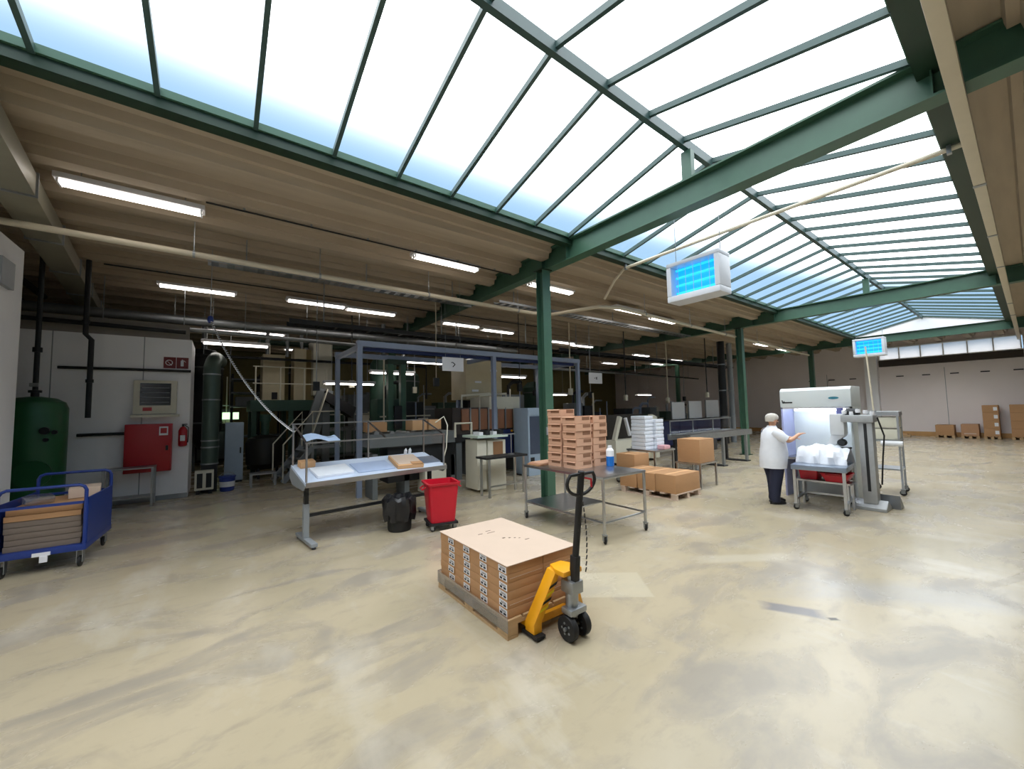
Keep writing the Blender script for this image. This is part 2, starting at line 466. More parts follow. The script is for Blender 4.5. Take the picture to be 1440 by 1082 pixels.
def lamp_tree():
    t = thing('ceiling_lamp', '', 'lamp')
    MB().bx(-.72, .72, -.11, .11, .03, .10).build('housing', HOUS, t, .008)
    for s in (-1, 1):
        MB().cyl((-.69, .055 * s, .005), (.69, .055 * s, .005), .019, 10).build('tube', TUBEM, t)
        MB().bx(.69 * s - .02 * (s > 0), .69 * s + .02 * (s < 0) + (0 if s > 0 else 0) + .0, -.09, .09, -.02, .03).build('end_cap', HOUS, t)
    for s in (-1, 1):
        MB().cyl((.5 * s, 0, .1), (.5 * s, 0, .25), .006, 6).build('hanger', GALV, t)
    return t


lamp0 = lamp_tree(); first = True
ZL = 4.62
lamps = [(90, 262, 280, 298, 0), (583, 363, 670, 380, 0), (742, 400, 805, 414, 0), (862, 432, 905, 444, 0), (912, 446, 950, 457, 0), (1062, 484, 1078, 487, 0), (1092, 490, 1110, 495, 0),
         (225, 403, 330, 415, 1), (403, 423, 485, 434, 1), (487, 436, 555, 444, 1), (622, 453, 672, 463, 1), (678, 463, 720, 471, 1), (778, 480, 803, 485, 1), (806, 485, 830, 490, 1),
         (890, 498, 912, 503, 1), (940, 505, 960, 510, 1), (962, 510, 985, 514, 1), (1010, 517, 1024, 520, 1), (1055, 524, 1070, 527, 1)]
LAMPL = ['ceiling lamp beside the grey duct over the blue trolley', 'ceiling lamp just before the first green beam', 'ceiling lamp just behind the first green column', 'first of two end-to-end ceiling lamps past the cream pipe step', 'second of two end-to-end ceiling lamps past the cream pipe step', 'first ceiling lamp beyond the second green column', 'second ceiling lamp beyond the second green column', 'ceiling lamp above the green duct beside the spiral hose', 'first of two end-to-end ceiling lamps over the packing table aisle', 'second of two end-to-end ceiling lamps over the packing table aisle', 'first of two ceiling lamps over the white gantry sign', 'second of two ceiling lamps over the white gantry sign', 'first of two ceiling lamps over the sign above the trays', 'second of two ceiling lamps over the sign above the trays', 'ceiling lamp over the cream packing machine', 'first of two ceiling lamps over the white parcels', 'second of two ceiling lamps over the white parcels', 'ceiling lamp over the dark vertical duct', 'ceiling lamp behind the second green column']
for li, (x0, y0, x1, y1, row) in enumerate(lamps):
    a, b = G(x0, y0, ZL), G(x1, y1, ZL); c = (a + b) / 2
    if c.x > 24.2: c.x = 24.0; 
    lab = 'twin-tube ' + LAMPL[li]
    t = lamp0 if first else copy_tree(lamp0)
    first = False
    t.location = (c.x, c.y, ZL - .0); t['label'] = lab; t['group'] = ('lamps in the row by the skylight', 'lamps in the row over the machines')[row]
# rear rows that show as glints between the machines
for k, (x, y) in enumerate([(1.2, 16.4), (5.5, 16.6), (7.6, 16.6), (9.5, 16.7), (12.3, 16.6), (16.5, 16.6), (20.5, 16.6), (.2, 16.6), (3.0, 20.0), (7.2, 20.0), (12.0, 20.0), (17.0, 20.0), (21.5, 20.0)]):
    t = copy_tree(lamp0, loc=(x, y, ZL), label='twin-tube ceiling lamp far back ' + ('over the black storage rack', 'behind the rear green column', 'behind the green mixing machine', 'over the stand-in black silo behind the mixers', 'behind the cream packing machine', 'behind the white parcels', 'behind the dark vertical duct', 'over the round green duct', 'at the rear wall behind the hoppers', 'at the rear wall behind the beige tower', 'at the rear wall behind the trays', 'at the rear wall behind the white boards', 'at the rear corner of the hall')[k]); t['group'] = 'lamps at the back of the hall'

PIPEW = mat('cream_pipe_paint', 'cfc5ae', .45, var=.06)
# long white pipe with a step beside the column
ZP = 4.2
pp = thing('ceiling_pipe', 'long cream pipe hung under the ribbed roof, stepping sideways at the column', 'pipe')
path = [(-2.24, 7.5, ZP), (6.4, 7.55, ZP), (6.9, 7.4, ZP), (7.35, 6.2, ZP), (7.9, 6.0, ZP), (24.0, 6.75, ZP)]
MB().tube(path, .045, 12).build('pipe_run', PIPEW, pp)
for x, y in [(-.35, 7.51), (1.4, 7.52), (3.5, 7.53), (5.9, 7.55), (9, 6.05), (11.5, 6.17), (14, 6.28), (17, 6.42), (20, 6.56)]:
    MB().cyl((x, y, ZP + .04), (x, y, 4.75), .008, 6).build('hanger_rod', GALV, pp)
    MB().lathe([(.056, -.015), (.056, .015)], (x, y, ZP), 12, 'x').build('pipe_clip', GALV, pp)
# slimmer pipe crossing the second skylight bay
q = thing('skylight_pipe', 'slim cream pipe crossing under the skylight bars past the beam', 'pipe')
MB().tube([(6.85, .3, 4.72), (6.85, 5.05, 4.70), (6.95, 5.4, 4.55), (7.2, 5.9, 4.3)], .03, 10).build('pipe_run', PIPEW, q)
for y in (.42, 5.02): MB().bx(6.82, 6.88, y - .02, y + .02, 4.66, 4.80).build('clip', GALV, q)
# cable trunking on the right
q = thing('cable_trunking', 'straight cream cable trunking fixed below the beams beside the skylight', 'trunking')
MB().bx(-2.2, XW1 - .02, .19, .29, 4.41, 4.495).build('channel', PIPEW, q, .005)
for x in (1.2, 3.2, 7.5, 10, 12.5, 17.5, 20): MB().bx(x - .03, x + .03, .185, .295, 4.40, 4.41).build('joint_strip', GALV, q)
for x in (2.0, 4.0, 9.0, 12.0, 19.0): MB().cyl((x, .24, 4.495), (x, .24, 4.75), .006, 6).build('hanger_rod', GALV, q)
for (y, z, x0, x1, lab) in [(6.615, 4.66, -.2, 5.0, 'thin black conduit along the lamp row by the skylight'), (10.415, 4.66, -1.8, 9.0, 'thin black conduit along the lamp row over the machines'), (-.245, 4.66, 2.0, 14.5, 'thin black conduit on the roof slabs beside the cable trunking')]:
    q = thing('lamp_conduit', lab, 'conduit')
    MB().tube([(x0, y, z), (x1, y, z)], .014, 6).build('conduit_tube', DARK, q)
    for k in range(6): x = x0 + (x1 - x0) * (k + .5) / 6; MB().bx(x - .012, x + .012, y - .02, y + .02, z + .01, 4.70).build('saddle', GALV, q)
for k, (x, z, r_) in enumerate([(-2.75, 4.45, .06), (-3.1, 4.3, .09), (-3.6, 4.5, .05)]):
    q = thing('overhead_pipe', ('black pipe lying over the top of the white wall', 'thick dark pipe behind the top of the white wall', 'slim dark pipe far behind the white wall')[k], 'pipe')
    MB().tube([(x, -2, z), (x - .4, 13, z)], r_, 10).build('pipe_run', DARK, q)
    for y in (2, 6.5, 10): MB().cyl((x - .4 * (y + 2) / 15, y, z), (x - .4 * (y + 2) / 15, y, 4.93), .01, 6).build('hanger_rod', GALV, q)
# perforated cable trays
for (y, x0, x1, z, lab) in [(8.25, -.2, 5.05, 4.33, 'perforated galvanised cable tray under the ribs behind the cream pipe'), (7.9, 5.5, 14.5, 4.40, 'perforated galvanised cable tray beyond the first green beam')]:
    q = thing('cable_tray', lab, 'cable tray')
    for s in (-1, 1): MB().bx(x0, x1, y + s * .12 - .008, y + s * .12 + .008, z, z + .06).build('side_rail', GALV, q)
    n = int((x1 - x0) / .22)
    me = mesh_of(MB().bx(-.05, .05, -.112, .112, 0, .006), 'rung', GALV)
    for i in range(n): instance(me, 'rung', q, (x0 + .1 + i * .22, y, z))
    for x in (x0 + .54, (x0 + x1) / 2, x1 - .6): MB().bx(x - .01, x + .01, y - .01, y + .01, z + .005, 4.86).build('hanger', GALV, q)
# grey flat duct at the upper left
q = thing('air_duct', 'flat grey sheet metal duct running under the roof beside the white wall', 'duct', (-2.0, 7.6, 0), math.atan2(.9, 10))
for i in range(7):
    y0 = -4.2 + i * 1.7
    MB().bx(-.17, .17, y0 + .01, y0 + 1.69, 4.34, 4.60).build('duct_section', mat('duct_sheet', '9a9684', .5, .3, var=.08), q, .004)
    MB().bx(-.19, .19, y0 - .015, y0 + .015, 4.32, 4.62).build('flange', GALV, q)
for y in (-2, 1.5, 5): MB().bx(-.02, .02, y - .02, y + .02, 4.6, 4.75).build('hanger', GALV, q)

# blue-lit insect traps hung on wires
CY = mat('cyan_tube_glow', '2aa8e8', .4, emit=('1fb4f4', 1.25))
CYB = mat('cyan_backing_glow', '1c86c8', .4, emit=('14a4ee', .95))  # backing made to glow, imitating tube light spread over it


def trap_tree():
    t = thing('insect_trap', '', 'insect trap')
    body = MB()
    w_, h_, d_ = .33, .25, .16     # half sizes
    pts = [(-d_, -h_ + .04), (-d_, h_ - .0), (d_ - .05, h_), (d_, h_ - .08), (d_, -h_ + .1), (d_ - .05, -h_), (-d_ + .04, -h_)]
    body.prism(pts, -w_, w_, 'y')
    # local frame: front faces -x
    b2 = MB()
    b2.bx(-d_, d_ - .04, -w_, w_, -h_, -h_ + .075)
    b2.bx(-d_, d_ - .04, -w_, w_, h_ - .05, h_)
    b2.bx(-d_, d_ - .04, -w_, -w_ + .06, -h_ + .075, h_ - .05)
    b2.bx(-d_, d_ - .04, w_ - .06, w_, -h_ + .075, h_ - .05)
    b2.bx(d_ - .04, d_, -w_ + .02, w_ - .02, -h_ + .03, h_ - .03)
    b2.build('casing', mat('white_trap_casing', 'cfd3da', .4, var=.03), t, .012)
    MB().bx(.02, .05, -w_ + .06, w_ - .06, -h_ + .075, h_ - .05).build('back_panel', CYB, t)
    for k in range(4):
        z = -.13 + .1 * k
        MB().cyl((-.04, -w_ + .07, z), (-.04, w_ - .07, z), .016, 10).build('uv_tube', CY, t)
    for k in range(5):
        y = -w_ + .13 + k * .098
        MB().bx(-.125, -.120, y, y + .004, -h_ + .08, h_ - .055).build('guard_wire', LBLUE, t)
    return t


tr = trap_tree()
tr['label'] = 'blue-lit insect trap in white casing hanging just beyond the first green beam'; tr['group'] = 'hanging insect traps'
tr2 = copy_tree(tr, label='blue-lit insect trap in white casing hanging above the hooded work station')
for t, c in ((tr, GX(982, 393, 5.895)), (tr2, GX(1223, 489, 17.97))):
    t.location = c; t.scale = (1.25, 1.25, 1.25)
    for s in (-1, 1):
        zt = (SZR - abs(c.y + .35 * s - SYR) * .24 - c.z) / 1.25
        MB().cyl((0, .28 * s, .245), (0, .28 * s, zt), .004, 6).build('hanging_wire', GALV, t)

# rear pipework and ducts in the dark zone over the machines
for (pts, r, m_, lab) in [
        ([(-4, 11.5, 3.75), (-.3, 11.5, 3.72), (3.6, 11.6, 3.68), (9, 11.9, 3.6)], .05, GALV, 'galvanised pipe running level over the plant machinery'),
        ([(-4, 10.9, 3.62), (-.6, 10.9, 3.55)], .045, DARK, 'black pipe running along the top of the white partition'),
        ([(-3.5, 12.4, 4.1), (9.5, 12.4, 4.1), (9.5, 19, 4.1)], .11, GALV, 'wide spiral duct deep over the machine hall'),
        ([(-2, 13.6, 3.4), (6.2, 13.6, 3.4), (6.2, 13.6, 2.2)], .04, DARK, 'black pipe dropping towards the beige hoppers'),
        ([(6, 13.2, 3.6), (22, 13.6, 3.6)], .06, GREYP, 'grey pipe running over the packing machines'),
        ([(9.5, 10.8, 3.35), (23, 12.0, 3.35)], .035, DARK, 'thin black pipe above the cream packing frame')]:
    q = thing('overhead_pipe', lab, 'pipe'); MB().tube(pts, r, 12).build('pipe_run', m_, q)
    for k in range(len(pts) - 1):
        a, b = Vector(pts[k]), Vector(pts[k + 1])
        if abs((b - a).normalized().z) > .5: continue
        for f in (.2, .55, .9):
            p = a.lerp(b, f)
            if 'partition' in lab: continue
            MB().cyl((p.x, p.y, p.z), (p.x, p.y, 4.75), .008, 6).build('hanger_rod', GALV, q)

# ------------------------------------------------------------------ tank alcove
YP = 11.1
pw = MB().bx(-9, -.5, YP, YP + .14, 0, 3.42).bx(-.64, -.5, YP + .14, YP + 1.4, 0, 3.42).build('wall_partition', WHITE); tag(pw, kind='structure', label='white partition wall behind the tank and red cabinet')
for x in (-2.55, -1.27): MB().bx(x - .008, x + .008, YP - .003, YP, .1, 3.42).build('panel_joint', GREYP, pw)
MB().bx(-9, -.5, YP - .004, YP, 0, .1).build('skirting', GREYP, pw)
MB().bx(-4.5, -.55, YP + .02, YP + .12, 3.42, 3.75).build('top_ledge', mat('grey_duct_wrap', '8b8680', .7), pw)

tk = thing('pressure_tank', 'dark green upright pressure tank behind the blue trolley', 'tank', (-2.52, 10.25, 0))
TG = mat('tank_green', '1f5a34', .4, var=.12)
prof = [(.06, .22), (.25, .25), (.36, .32), (.40, .42), (.40, 1.92), (.36, 2.03), (.25, 2.10), (.07, 2.13)]
MB().lathe(prof, n=32).build('shell', TG, tk)
for k in range(3):
    a = k * 2.094 + .4; MB().bar((.28 * math.cos(a), .28 * math.sin(a), .35), (.33 * math.cos(a), .33 * math.sin(a), 0), .06, .06).build('leg', TG, tk)
mh = MB(); mh.T = Matrix.Translation((.12, -.38, .85)) @ Matrix.Rotation(R(-90) , 4, 'X'); mh.lathe([(.22, -.06), (.22, -.03), (.17, -.03), (.17, .05)], n=24); mh.build('manhole_cover', TG, tk)
for a in ((.22, -.36, 1.55, .06), (.32, -.30, 1.52, .035), (.24, -.37, 1.40, .03)):
    MB().lathe([(a[3], -.05), (a[3], .0), (a[3] * .8, .02)], (a[0], a[1], a[2]), 16, 'y').build('gauge', DARK, tk)
MB().lathe([(.05, 2.12), (.05, 2.2), (.08, 2.2), (.08, 2.24)], n=16).build('top_flange', DARK, tk)
q = thing('riser_pipe', 'black riser pipe rising from the top of the green tank', 'pipe', (-2.52, 10.25, 0)); MB().tube([(0, 0, 2.245), (0, 0, 4.7)], .035, 10).build('pipe_run', DARK, q)
MB().lathe([(.06, 2.9), (.06, 2.98)], n=12).build('coupling', DARK, q); MB().bx(-.05, .05, -.09, -.03, 2.3, 2.36).build('valve_handle', GALV, q)
q = thing('riser_pipe', 'black pipe dropping from the roof to the side of the green tank', 'pipe', (-2.0, 10.45, 0)); MB().tube([(0, 0, 4.7), (0, 0, 3.3), (.08, 0, 3.2), (.08, 0, 1.75)], .04, 10).build('pipe_run', DARK, q)
for z in (3.5, 2.4): MB().lathe([(.055, z), (.055, z + .06)], (0 if z > 3.2 else .08, 0, 0), 12).build('coupling', DARK, q)
q = thing('wall_pipe', 'thin black pipe running along the white partition above the panel', 'pipe'); MB().tube([(-2.45, 11.02, 2.72), (-.5, 11.02, 2.72)], .028, 8).build('pipe_run', DARK, q)
for x in (-1.9, -1.2): MB().bx(x - .015, x + .015, 11.02, YP, 2.70, 2.74).build('clip', GALV, q)
q = thing('wall_pipe', 'short black pipe from the tank to the red cabinet', 'pipe'); MB().tube([(-2.16, 11.02, 1.42), (-1.48, 11.02, 1.42)], .03, 8).build('pipe_run', DARK, q)

cb_ = thing('hose_cabinet', 'red metal fire hose cabinet on the white partition', 'cabinet', (-1.13, YP - .005, 0))
MB().bx(-.36, .36, -.20, -.001, .62, 1.60).build('body', REDP, cb_, .01)
dr = MB().bx(-.345, .345, -.22, -.20, .635, 1.585).build('door', REDP, cb_, .006)
MB().bx(.16, .30, -.226, -.22, 1.36, 1.54).build('safety_sticker', PAPER, dr); MB().bx(.18, .28, -.229, -.226, 1.40, 1.51).build('sticker_print', REDP, dr)
MB().bx(.27, .31, -.245, -.22, 1.05, 1.15).build('handle', DARK, dr)
ex = thing('fire_extinguisher', 'red fire extinguisher hung at the partition edge', 'extinguisher', (-.60, YP - .085, 1.1))
MB().lathe([(.05, 0), (.075, .02), (.075, .34), (.05, .40), (.025, .42)], n=20).build('cylinder', REDP, ex)
MB().lathe([(.022, .42), (.022, .46)], n=10).build('valve', DARK, ex); MB().bx(-.02, .07, -.012, .012, .46, .48).build('lever', DARK, ex)
MB().tube([(.03, 0, .45), (.09, -.02, .40), (.09, -.03, .2), (.085, -.03, .08)], .010, 6).build('hose', BLACK, ex)
MB().bx(-.04, .04, -.078, -.074, .12, .24).build('label_plate', PAPER, ex)
MB().bx(-.02, .02, .072, .085, .2, .3).build('bracket', DARK, ex)
DRED = mat('dark_red_sign', '6e1216', .5)
for k, x in enumerate((-.86, -.65)):
    sg = thing('fire_sign', ('dark red fire hose sign on the partition', 'dark red fire extinguisher sign next to the partition edge')[k], 'sign', (x, YP, 2.9), 0)
    MB().bx(-.10, .10, -.012, -.001, -.12, .12).build('plate', DRED, sg)
    if k == 0:
        mk = MB(); mk.T = Matrix.Translation((-.01, -.016, 0)); mk.tube([(.055 * math.cos(a / 12 * 6.283), 0, .055 * math.sin(a / 12 * 6.283)) for a in range(12)], .008, 6, closed=True); mk.bar((.045, 0, -.06), (-.03, 0, .03), .014, .008); mk.build('symbol', PAPER, sg)
    else:
        mk = MB(); mk.bx(-.03, .02, -.018, -.012, -.07, .05); mk.bx(-.015, .005, -.018, -.012, .05, .075); mk.bar((.01, -.015, .065), (.055, -.015, .02), .012, .008); mk.build('symbol', PAPER, sg)
pn = thing('switch_panel', 'white wall box with dark glazed front above the red cabinet', 'switch box', (-1.05, YP, 0))
MB().bx(-.34, .33, -.16, -.001, 1.80, 2.50).build('housing', CREAM, pn, .012)
MB().bx(-.24, .24, -.172, -.16, 1.98, 2.44).build('window_front', mat('dark_glass_front', '22282c', .15), pn)
for k in range(4): MB().bx(-.22, .22, -.176, -.172, 2.04 + k * .1, 2.05 + k * .1).build('louvre', GREYP, pn)
MB().bx(-.19, -.05, -.178, -.16, 1.87, 1.94).build('red_switch', REDP, pn)
MB().bx(-.36, .38, -.24, -.001, 1.74, 1.79).build('shelf', CREAM, pn)
rk = thing('wall_rack', 'low grey steel rack standing under the red cabinet', 'rack', (-1.35, 10.66, 0))
for x in (-.34, .34):
    for y in (-.2, .2): MB().bx(x - .018, x + .018, y - .018, y + .018, 0, .74).build('leg', GALV, rk)
MB().bx(-.36, .36, -.22, .22, .74, .765).build('top', GALV, rk); MB().bx(-.34, .34, -.2, .2, .18, .20).build('shelf', GALV, rk)

# vertical green ventilation duct, heater, bucket
vd = thing('vent_duct', 'dark green round ventilation duct standing beside the partition end', 'duct', (-.14, 11.62, 0))
VG = mat('duct_green', '4a5a52', .4, .4, var=.15)
MB().tube([(0, 0, .62), (0, 0, 2.75), (0, .03, 2.90), (.03, .12, 3.03), (.06, .28, 3.12), (.1, .8, 3.15), (.14, 1.6, 3.2)], .165, 20).build('duct_pipe', VG, vd)
for z in (.62, 1.0, 1.15, 2.1, 2.7): MB().lathe([(.175, z), (.175, z + .03)], n=20).build('duct_seam', GALV, vd)
MB().bx(-.15, .15, -.15, .15, 0, .62).build('plinth', DARK, vd)
ht = thing('air_purifier', 'small cream appliance with dark grilles at the foot of the green duct', 'appliance', (-.22, 11.32, 0))
MB().bx(-.17, .17, -.10, .10, .09, .52).build('body', CREAM, ht, .015)
for s in (-1, 1): MB().bx(.08 * s - .05, .08 * s + .05, -.106, -.10, .14, .46).build('grille', DARK, ht); MB().bx(.11 * s - .03, .11 * s + .03, -.09, .09, 0, .09).build('foot', DARK, ht)
bk = thing('paint_bucket', 'blue and white plastic bucket standing beside the cream appliance', 'bucket', (.20, 11.38, 0))
MB().lathe([(.13, .0), (.14, .03), (.155, .30), (.17, .31), (.17, .34), (.13, .345)], n=20).build('pail', mat('blue_pail', '2a3f8e', .4), bk)
MB().lathe([(.146, .10), (.152, .22)], n=20).build('wrap_label', PAPER, bk); MB().tube([(.16 * math.cos(a), .03, .3 + .12 * math.sin(a)) for a in [i * math.pi / 8 for i in range(9)]], .006, 6).build('bail_handle', GALV, bk)

# ------------------------------------------------------------------ blue trolley with flattened cartons
tl = thing('platform_trolley', 'blue steel platform trolley loaded with flat cartons beside the white wall', 'trolley', (-1.55, 7.36, 0), R(-3))
TW, TL_ = .70, 1.05       # half length in x , half depth in y
TW, TD = .36, .52
MB().bx(-TW, TW, -TD, TD, .20, .27).build('deck', BLUE, tl, .006)
for sx in (-1, 1):
    for sy in (-1, 1):
        caster(tl, sx * (TW - .06), sy * (TD - .08), .2, .062)


def hoop(x0, x1, y, z0, z1, r=.018):
    return MB().tube([(x0, y, z0), (x0, y, z1 - .06), (x0 + .02, y, z1 - .02), (x0 + .06, y, z1), (x1 - .06, y, z1), (x1 - .02, y, z1 - .02), (x1, y, z1 - .06), (x1, y, z0)], r, 8)


for s in (-1, 1):
    hoop(-TW + .02, TW - .02, s * (TD - .02), .27, .96 if s < 0 else 1.02).build('end_hoop', BLUE, tl)
    MB().bx(-TW + .04, TW - .04, s * (TD - .02) - .01, s * (TD - .02) + .01, .74, .77).build('hoop_rail', BLUE, tl)
for s in (-1, 1):
    MB().bx(s * (TW - .01) - .008, s * (TW - .01) + .008, -TD + .04, TD - .04, .27, .80).build('side_panel', BLUE, tl)
MB().bx(-.06, .08, -TD - .012, -TD - .001, .20, .24).build('brake_tag', PAPER, tl); MB().bx(.0, .06, -TD - .02, -TD - .001, .13, .20).build('brake_pedal', PAPER, tl)
rz_ = R(-3)
for k in range(7):
    o = MB().bx(-.30, .30, -.44, .44, 0, .062).build('flat_carton', CARD if k > 4 else mat('dim_grey_card', '7a6d62', .85, var=.08), None, .004, (-1.55 + random.uniform(-.01, .01), 7.36 + random.uniform(-.012, .012), .271 + k * .066), rz_)
    tag(o, 'flat brown carton, %s of two, on the boards in the blue trolley' % ('lower', 'upper')[k - 5] if k > 4 else 'flat grey-brown board, %s from the deck of the blue trolley' % ORD[k], 'carton', 'boards stacked in the blue trolley' if k <= 4 else 'cartons stacked in the blue trolley')
o = tag(MB().bx(-.14, .14, -.2, .2, 0, .12).build('open_carton', CARDL, None, .004, (-1.38, 7.58, .735), R(8)), 'pale carton on top of the load in the blue trolley', 'carton')
o = tag(MB().bx(-.12, .12, -.15, .15, 0, .09).build('film_bundle', FILM, None, .03, (-1.72, 7.3, .735), R(20)), 'crumpled clear film bundle on the trolley load', 'film')

# ------------------------------------------------------------------ pallet with flat cartons, pallet truck
PX0, PX1, PY0, PY1 = 1.79, 2.57, 2.50, 3.67
pal = thing('wooden_pallet', 'wooden pallet under the labelled flat cartons, lifted by the yellow pallet truck', 'pallet', ((PX0 + PX1) / 2, (PY0 + PY1) / 2, 0))
hw, hl = (PX1 - PX0) / 2, (PY1 - PY0) / 2
me = mesh_of(MB().bx(-.07, .07, -hl, hl, .122, .144), 'deck_board', WOOD)
for k in range(5): instance(me, 'deck_board', pal, (-hw + .07 + k * (2 * hw - .14) / 4, 0, 0))
me = mesh_of(MB().bx(-hw, hw, -.07, .07, .10, .122), 'cross_board', WOOD)
for k in (-1, 0, 1): instance(me, 'cross_board', pal, (0, k * (hl - .07), 0))
me = mesh_of(MB().bx(-.05, .05, -.07, .07, .022, .10), 'block', WOOD, .004)
for i in (-1, 0, 1):
    for k in (-1, 0, 1): instance(me, 'block', pal, (i * (hw - .05), k * (hl - .07), 0))
me = mesh_of(MB().bx(-.05, .05, -hl, hl, 0, .022), 'bottom_board', WOOD)
for i in (-1, 0, 1): instance(me, 'bottom_board', pal, (i * (hw - .05), 0, 0))
fw_ = MB(); e = .006
fw_.bx(-hw - e, -hw - .001, -hl - e, hl + e, .055, .165); fw_.bx(hw + .001, hw + e, -hl - e, hl + e, .055, .165); fw_.bx(-hw, hw, hl + .001, hl + e, .055, .165)
o = fw_.build('film_wrap', FILM, pal, 0); tag(o, 'clear stretch film band wound around the pallet')
bxh = .0655; bw = (PX1 - PX0 - .04) / 2; bl_ = (PY1 - PY0 - .04) / 4
cmesh = mesh_of(MB().bx(-bw / 2 + .0015, bw / 2 - .0015, -bl_ / 2 + .0015, bl_ / 2 - .0015, 0, bxh - .0012), 'carton_body', CARD, .003)
lab_m = mesh_of(MB().bx(-.0015, 0, -.052, .052, .008, .056), 'shipping_label', PAPER)
lab_i = mesh_of(MB().bx(-.0022, -.0015, -.04, -.005, .014, .03).bx(-.0022, -.0015, -.04, .03, .036, .041).bx(-.0022, -.0015, -.04, .042, .046, .049).bx(-.0022, -.0015, .01, .042, .014, .03), 'label_print', INK)
tape_m = mesh_of(MB().bx(-bw / 2 + .02, bw / 2 - .02, -.001, 0, .03, .034), 'tear_strip', CARDL)
for k in range(6):
    for j in range(4):
        for i in range(2):
            x = PX0 + .02 + bw * (i + .5) + random.uniform(-.003, .003); y = PY0 + .02 + bl_ * (j + .5) + random.uniform(-.003, .003)
            where = ('at the truck end', 'second from the truck end', 'third from the truck end', 'farthest from the truck')[j]
            t = thing('flat_carton', 'flat carton %s white label, %s layer on the pallet, %s' % ('with' if i == 0 else 'without', ORD[k], where), 'carton', (x, y, .145 + k * bxh), 0,
                      'labelled cartons on the pallet' if i == 0 else 'unlabelled cartons on the pallet')
            instance(cmesh, 'carton_body', t)
            if i == 0:
                l = instance(lab_m, 'shipping_label', t, (-bw / 2 + .0012, -bl_ / 2 + .062 + random.uniform(-.006, .006), random.uniform(-.003, .003))); instance(lab_i, 'label_print', l)
            if j == 0 and k in (1, 4): instance(tape_m, 'tear_strip', t, (0, -bl_ / 2 + .0012, 0))
zt_ = .145 + 6 * bxh
cs = thing('cover_sheet', 'pale cardboard sheet with printed marks covering the pallet stack', 'cardboard sheet', ((PX0 + PX1) / 2, (PY0 + PY1) / 2, zt_))
MB().bx(-hw + .01, hw - .01, -hl + .01, hl - .01, 0, .006).build('sheet', CARDL, cs)
for (x, y, sx, sy) in [(-.02, -.02, .03, .02), (.03, -.05, .02, .018), (.07, -.08, .018, .015), (.10, -.11, .018, .012), (-.14, .22, .05, .012), (-.05, .20, .09, .01), (-.03, .26, .06, .01), (.12, -.18, .05, .012)]:
    MB().bx(x, x + sx, y, y + sy, .006, .0068).build('printed_mark', mat('faded_print', '5b4a3c', .8), cs)

JX, JY = 2.22, 2.22
jk = thing('pallet_truck', 'yellow hand pallet truck with black handle under the carton pallet', 'pallet truck', (JX, JY, 0))
for s in (-1, 1):
    f = MB(); f.bx(s * .19 - .07, s * .19 + .07, .26, 1.32, .052, .088); f.build('fork', YEL, jk, .006)
    MB().lathe([(.032, -.04), (.036, -.03), (.036, .03), (.032, .04)], (s * .19, 1.2, .036), 14, 'x').build('load_roller', BLACK, jk)
    a = MB()      # inclined side strut of the head frame
    prof = [(.24, .04), (.27, .04), (.27, .11), (.13, .50), (.02, .50), (.02, .46), (.10, .46), (.14, .42)]
    a.add([(s * .27, .16, .035), (s * .19, .16, .035), (s * .19, .27, .035), (s * .27, .27, .035),
           (s * .27, .16, .11), (s * .19, .16, .11), (s * .19, .27, .11), (s * .27, .27, .11),
           (s * .10, .09, .48), (s * .04, .09, .48), (s * .04, .19, .49), (s * .10, .19, .49)],
          [(0, 3, 2, 1), (0, 1, 5, 4), (1, 2, 6, 5), (2, 3, 7, 6), (3, 0, 4, 7), (4, 5, 9, 8), (5, 6, 10, 9), (6, 7, 11, 10), (7, 4, 8, 11), (8, 9, 10, 11)])
    a.build('head_frame_strut', YEL, jk, .008)
    MB().bx(s * .28 - .09 * (s > 0), s * .28 + .09 * (s < 0), .12, .30, .012, .035).build('toe_guard', BLACK, jk)
    MB().bx(s * .21 - .028, s * .21 + .028, .139, .141, .13, .24) if False else None
MB().bx(-.15, .15, .235, .275, .05, .11).build('cross_member', YEL, jk, .005)
MB().prism([(-.10, 0), (.10, 0), (.10, .10), (.06, .20), (-.06, .20), (-.10, .10)], .465, .505, 'z').build('head_plate', YEL, jk, .01)
wp = MB()
for s in (-1, 1):
    wp.bx(s * .16, s * .162, .16, .18, .2, .2)
MB().bx(-.015, .015, .055, .06, .2, .4) if False else None
for k in range(4):
    f0 = .22 + .15 * k; q = [Vector((-.27, .16, .11)).lerp(Vector((-.10, .09, .48)), f) + Vector((-.002, -.004, 0)) for f in (f0, f0 + .07)]; q2 = [Vector((-.19, .16, .11)).lerp(Vector((-.04, .09, .48)), f) + Vector((0, -.004, 0)) for f in (f0 + .06, f0 + .13)]
    MB().add([q[0], q2[0], q2[1], q[1]], [(0, 1, 2, 3)]).build('warning_stripe', BLACK if k % 2 else mat('bright_yellow', 'f2d21c', .4), jk)
MB().lathe([(.045, .16), (.05, .18), (.05, .34), (.035, .36), (.035, .46)], (0, .02, 0), 20).build('hydraulic_pump', GALV, jk)
MB().bx(-.06, .06, -.05, .08, .335, .43).build('pump_block', GALV, jk, .012)
MB().bx(-.085, .085, -.055, .055, .19, .235).build('axle_bracket', GALV, jk, .01)
for s in (-1, 1):
    wl = MB().lathe([(.055, -.024), (.088, -.026), (.092, -.018), (.092, .018), (.088, .026), (.055, .024)], (s * .068, 0, .092), 26, 'x').build('steer_wheel', BLACK, jk)
    MB().lathe([(.054, -.022), (.03, -.027), (.03, .027), (.054, .022)], (s * .068, 0, .092), 18, 'x').build('rim', DARK, wl)
    for k in range(5):
        a = k * 1.257; MB().lathe([(.009, -.027), (.009, .027)], (s * .068, .04 * math.cos(a), .092 + .04 * math.sin(a)), 8, 'x').build('rim_hole', GALV, wl)
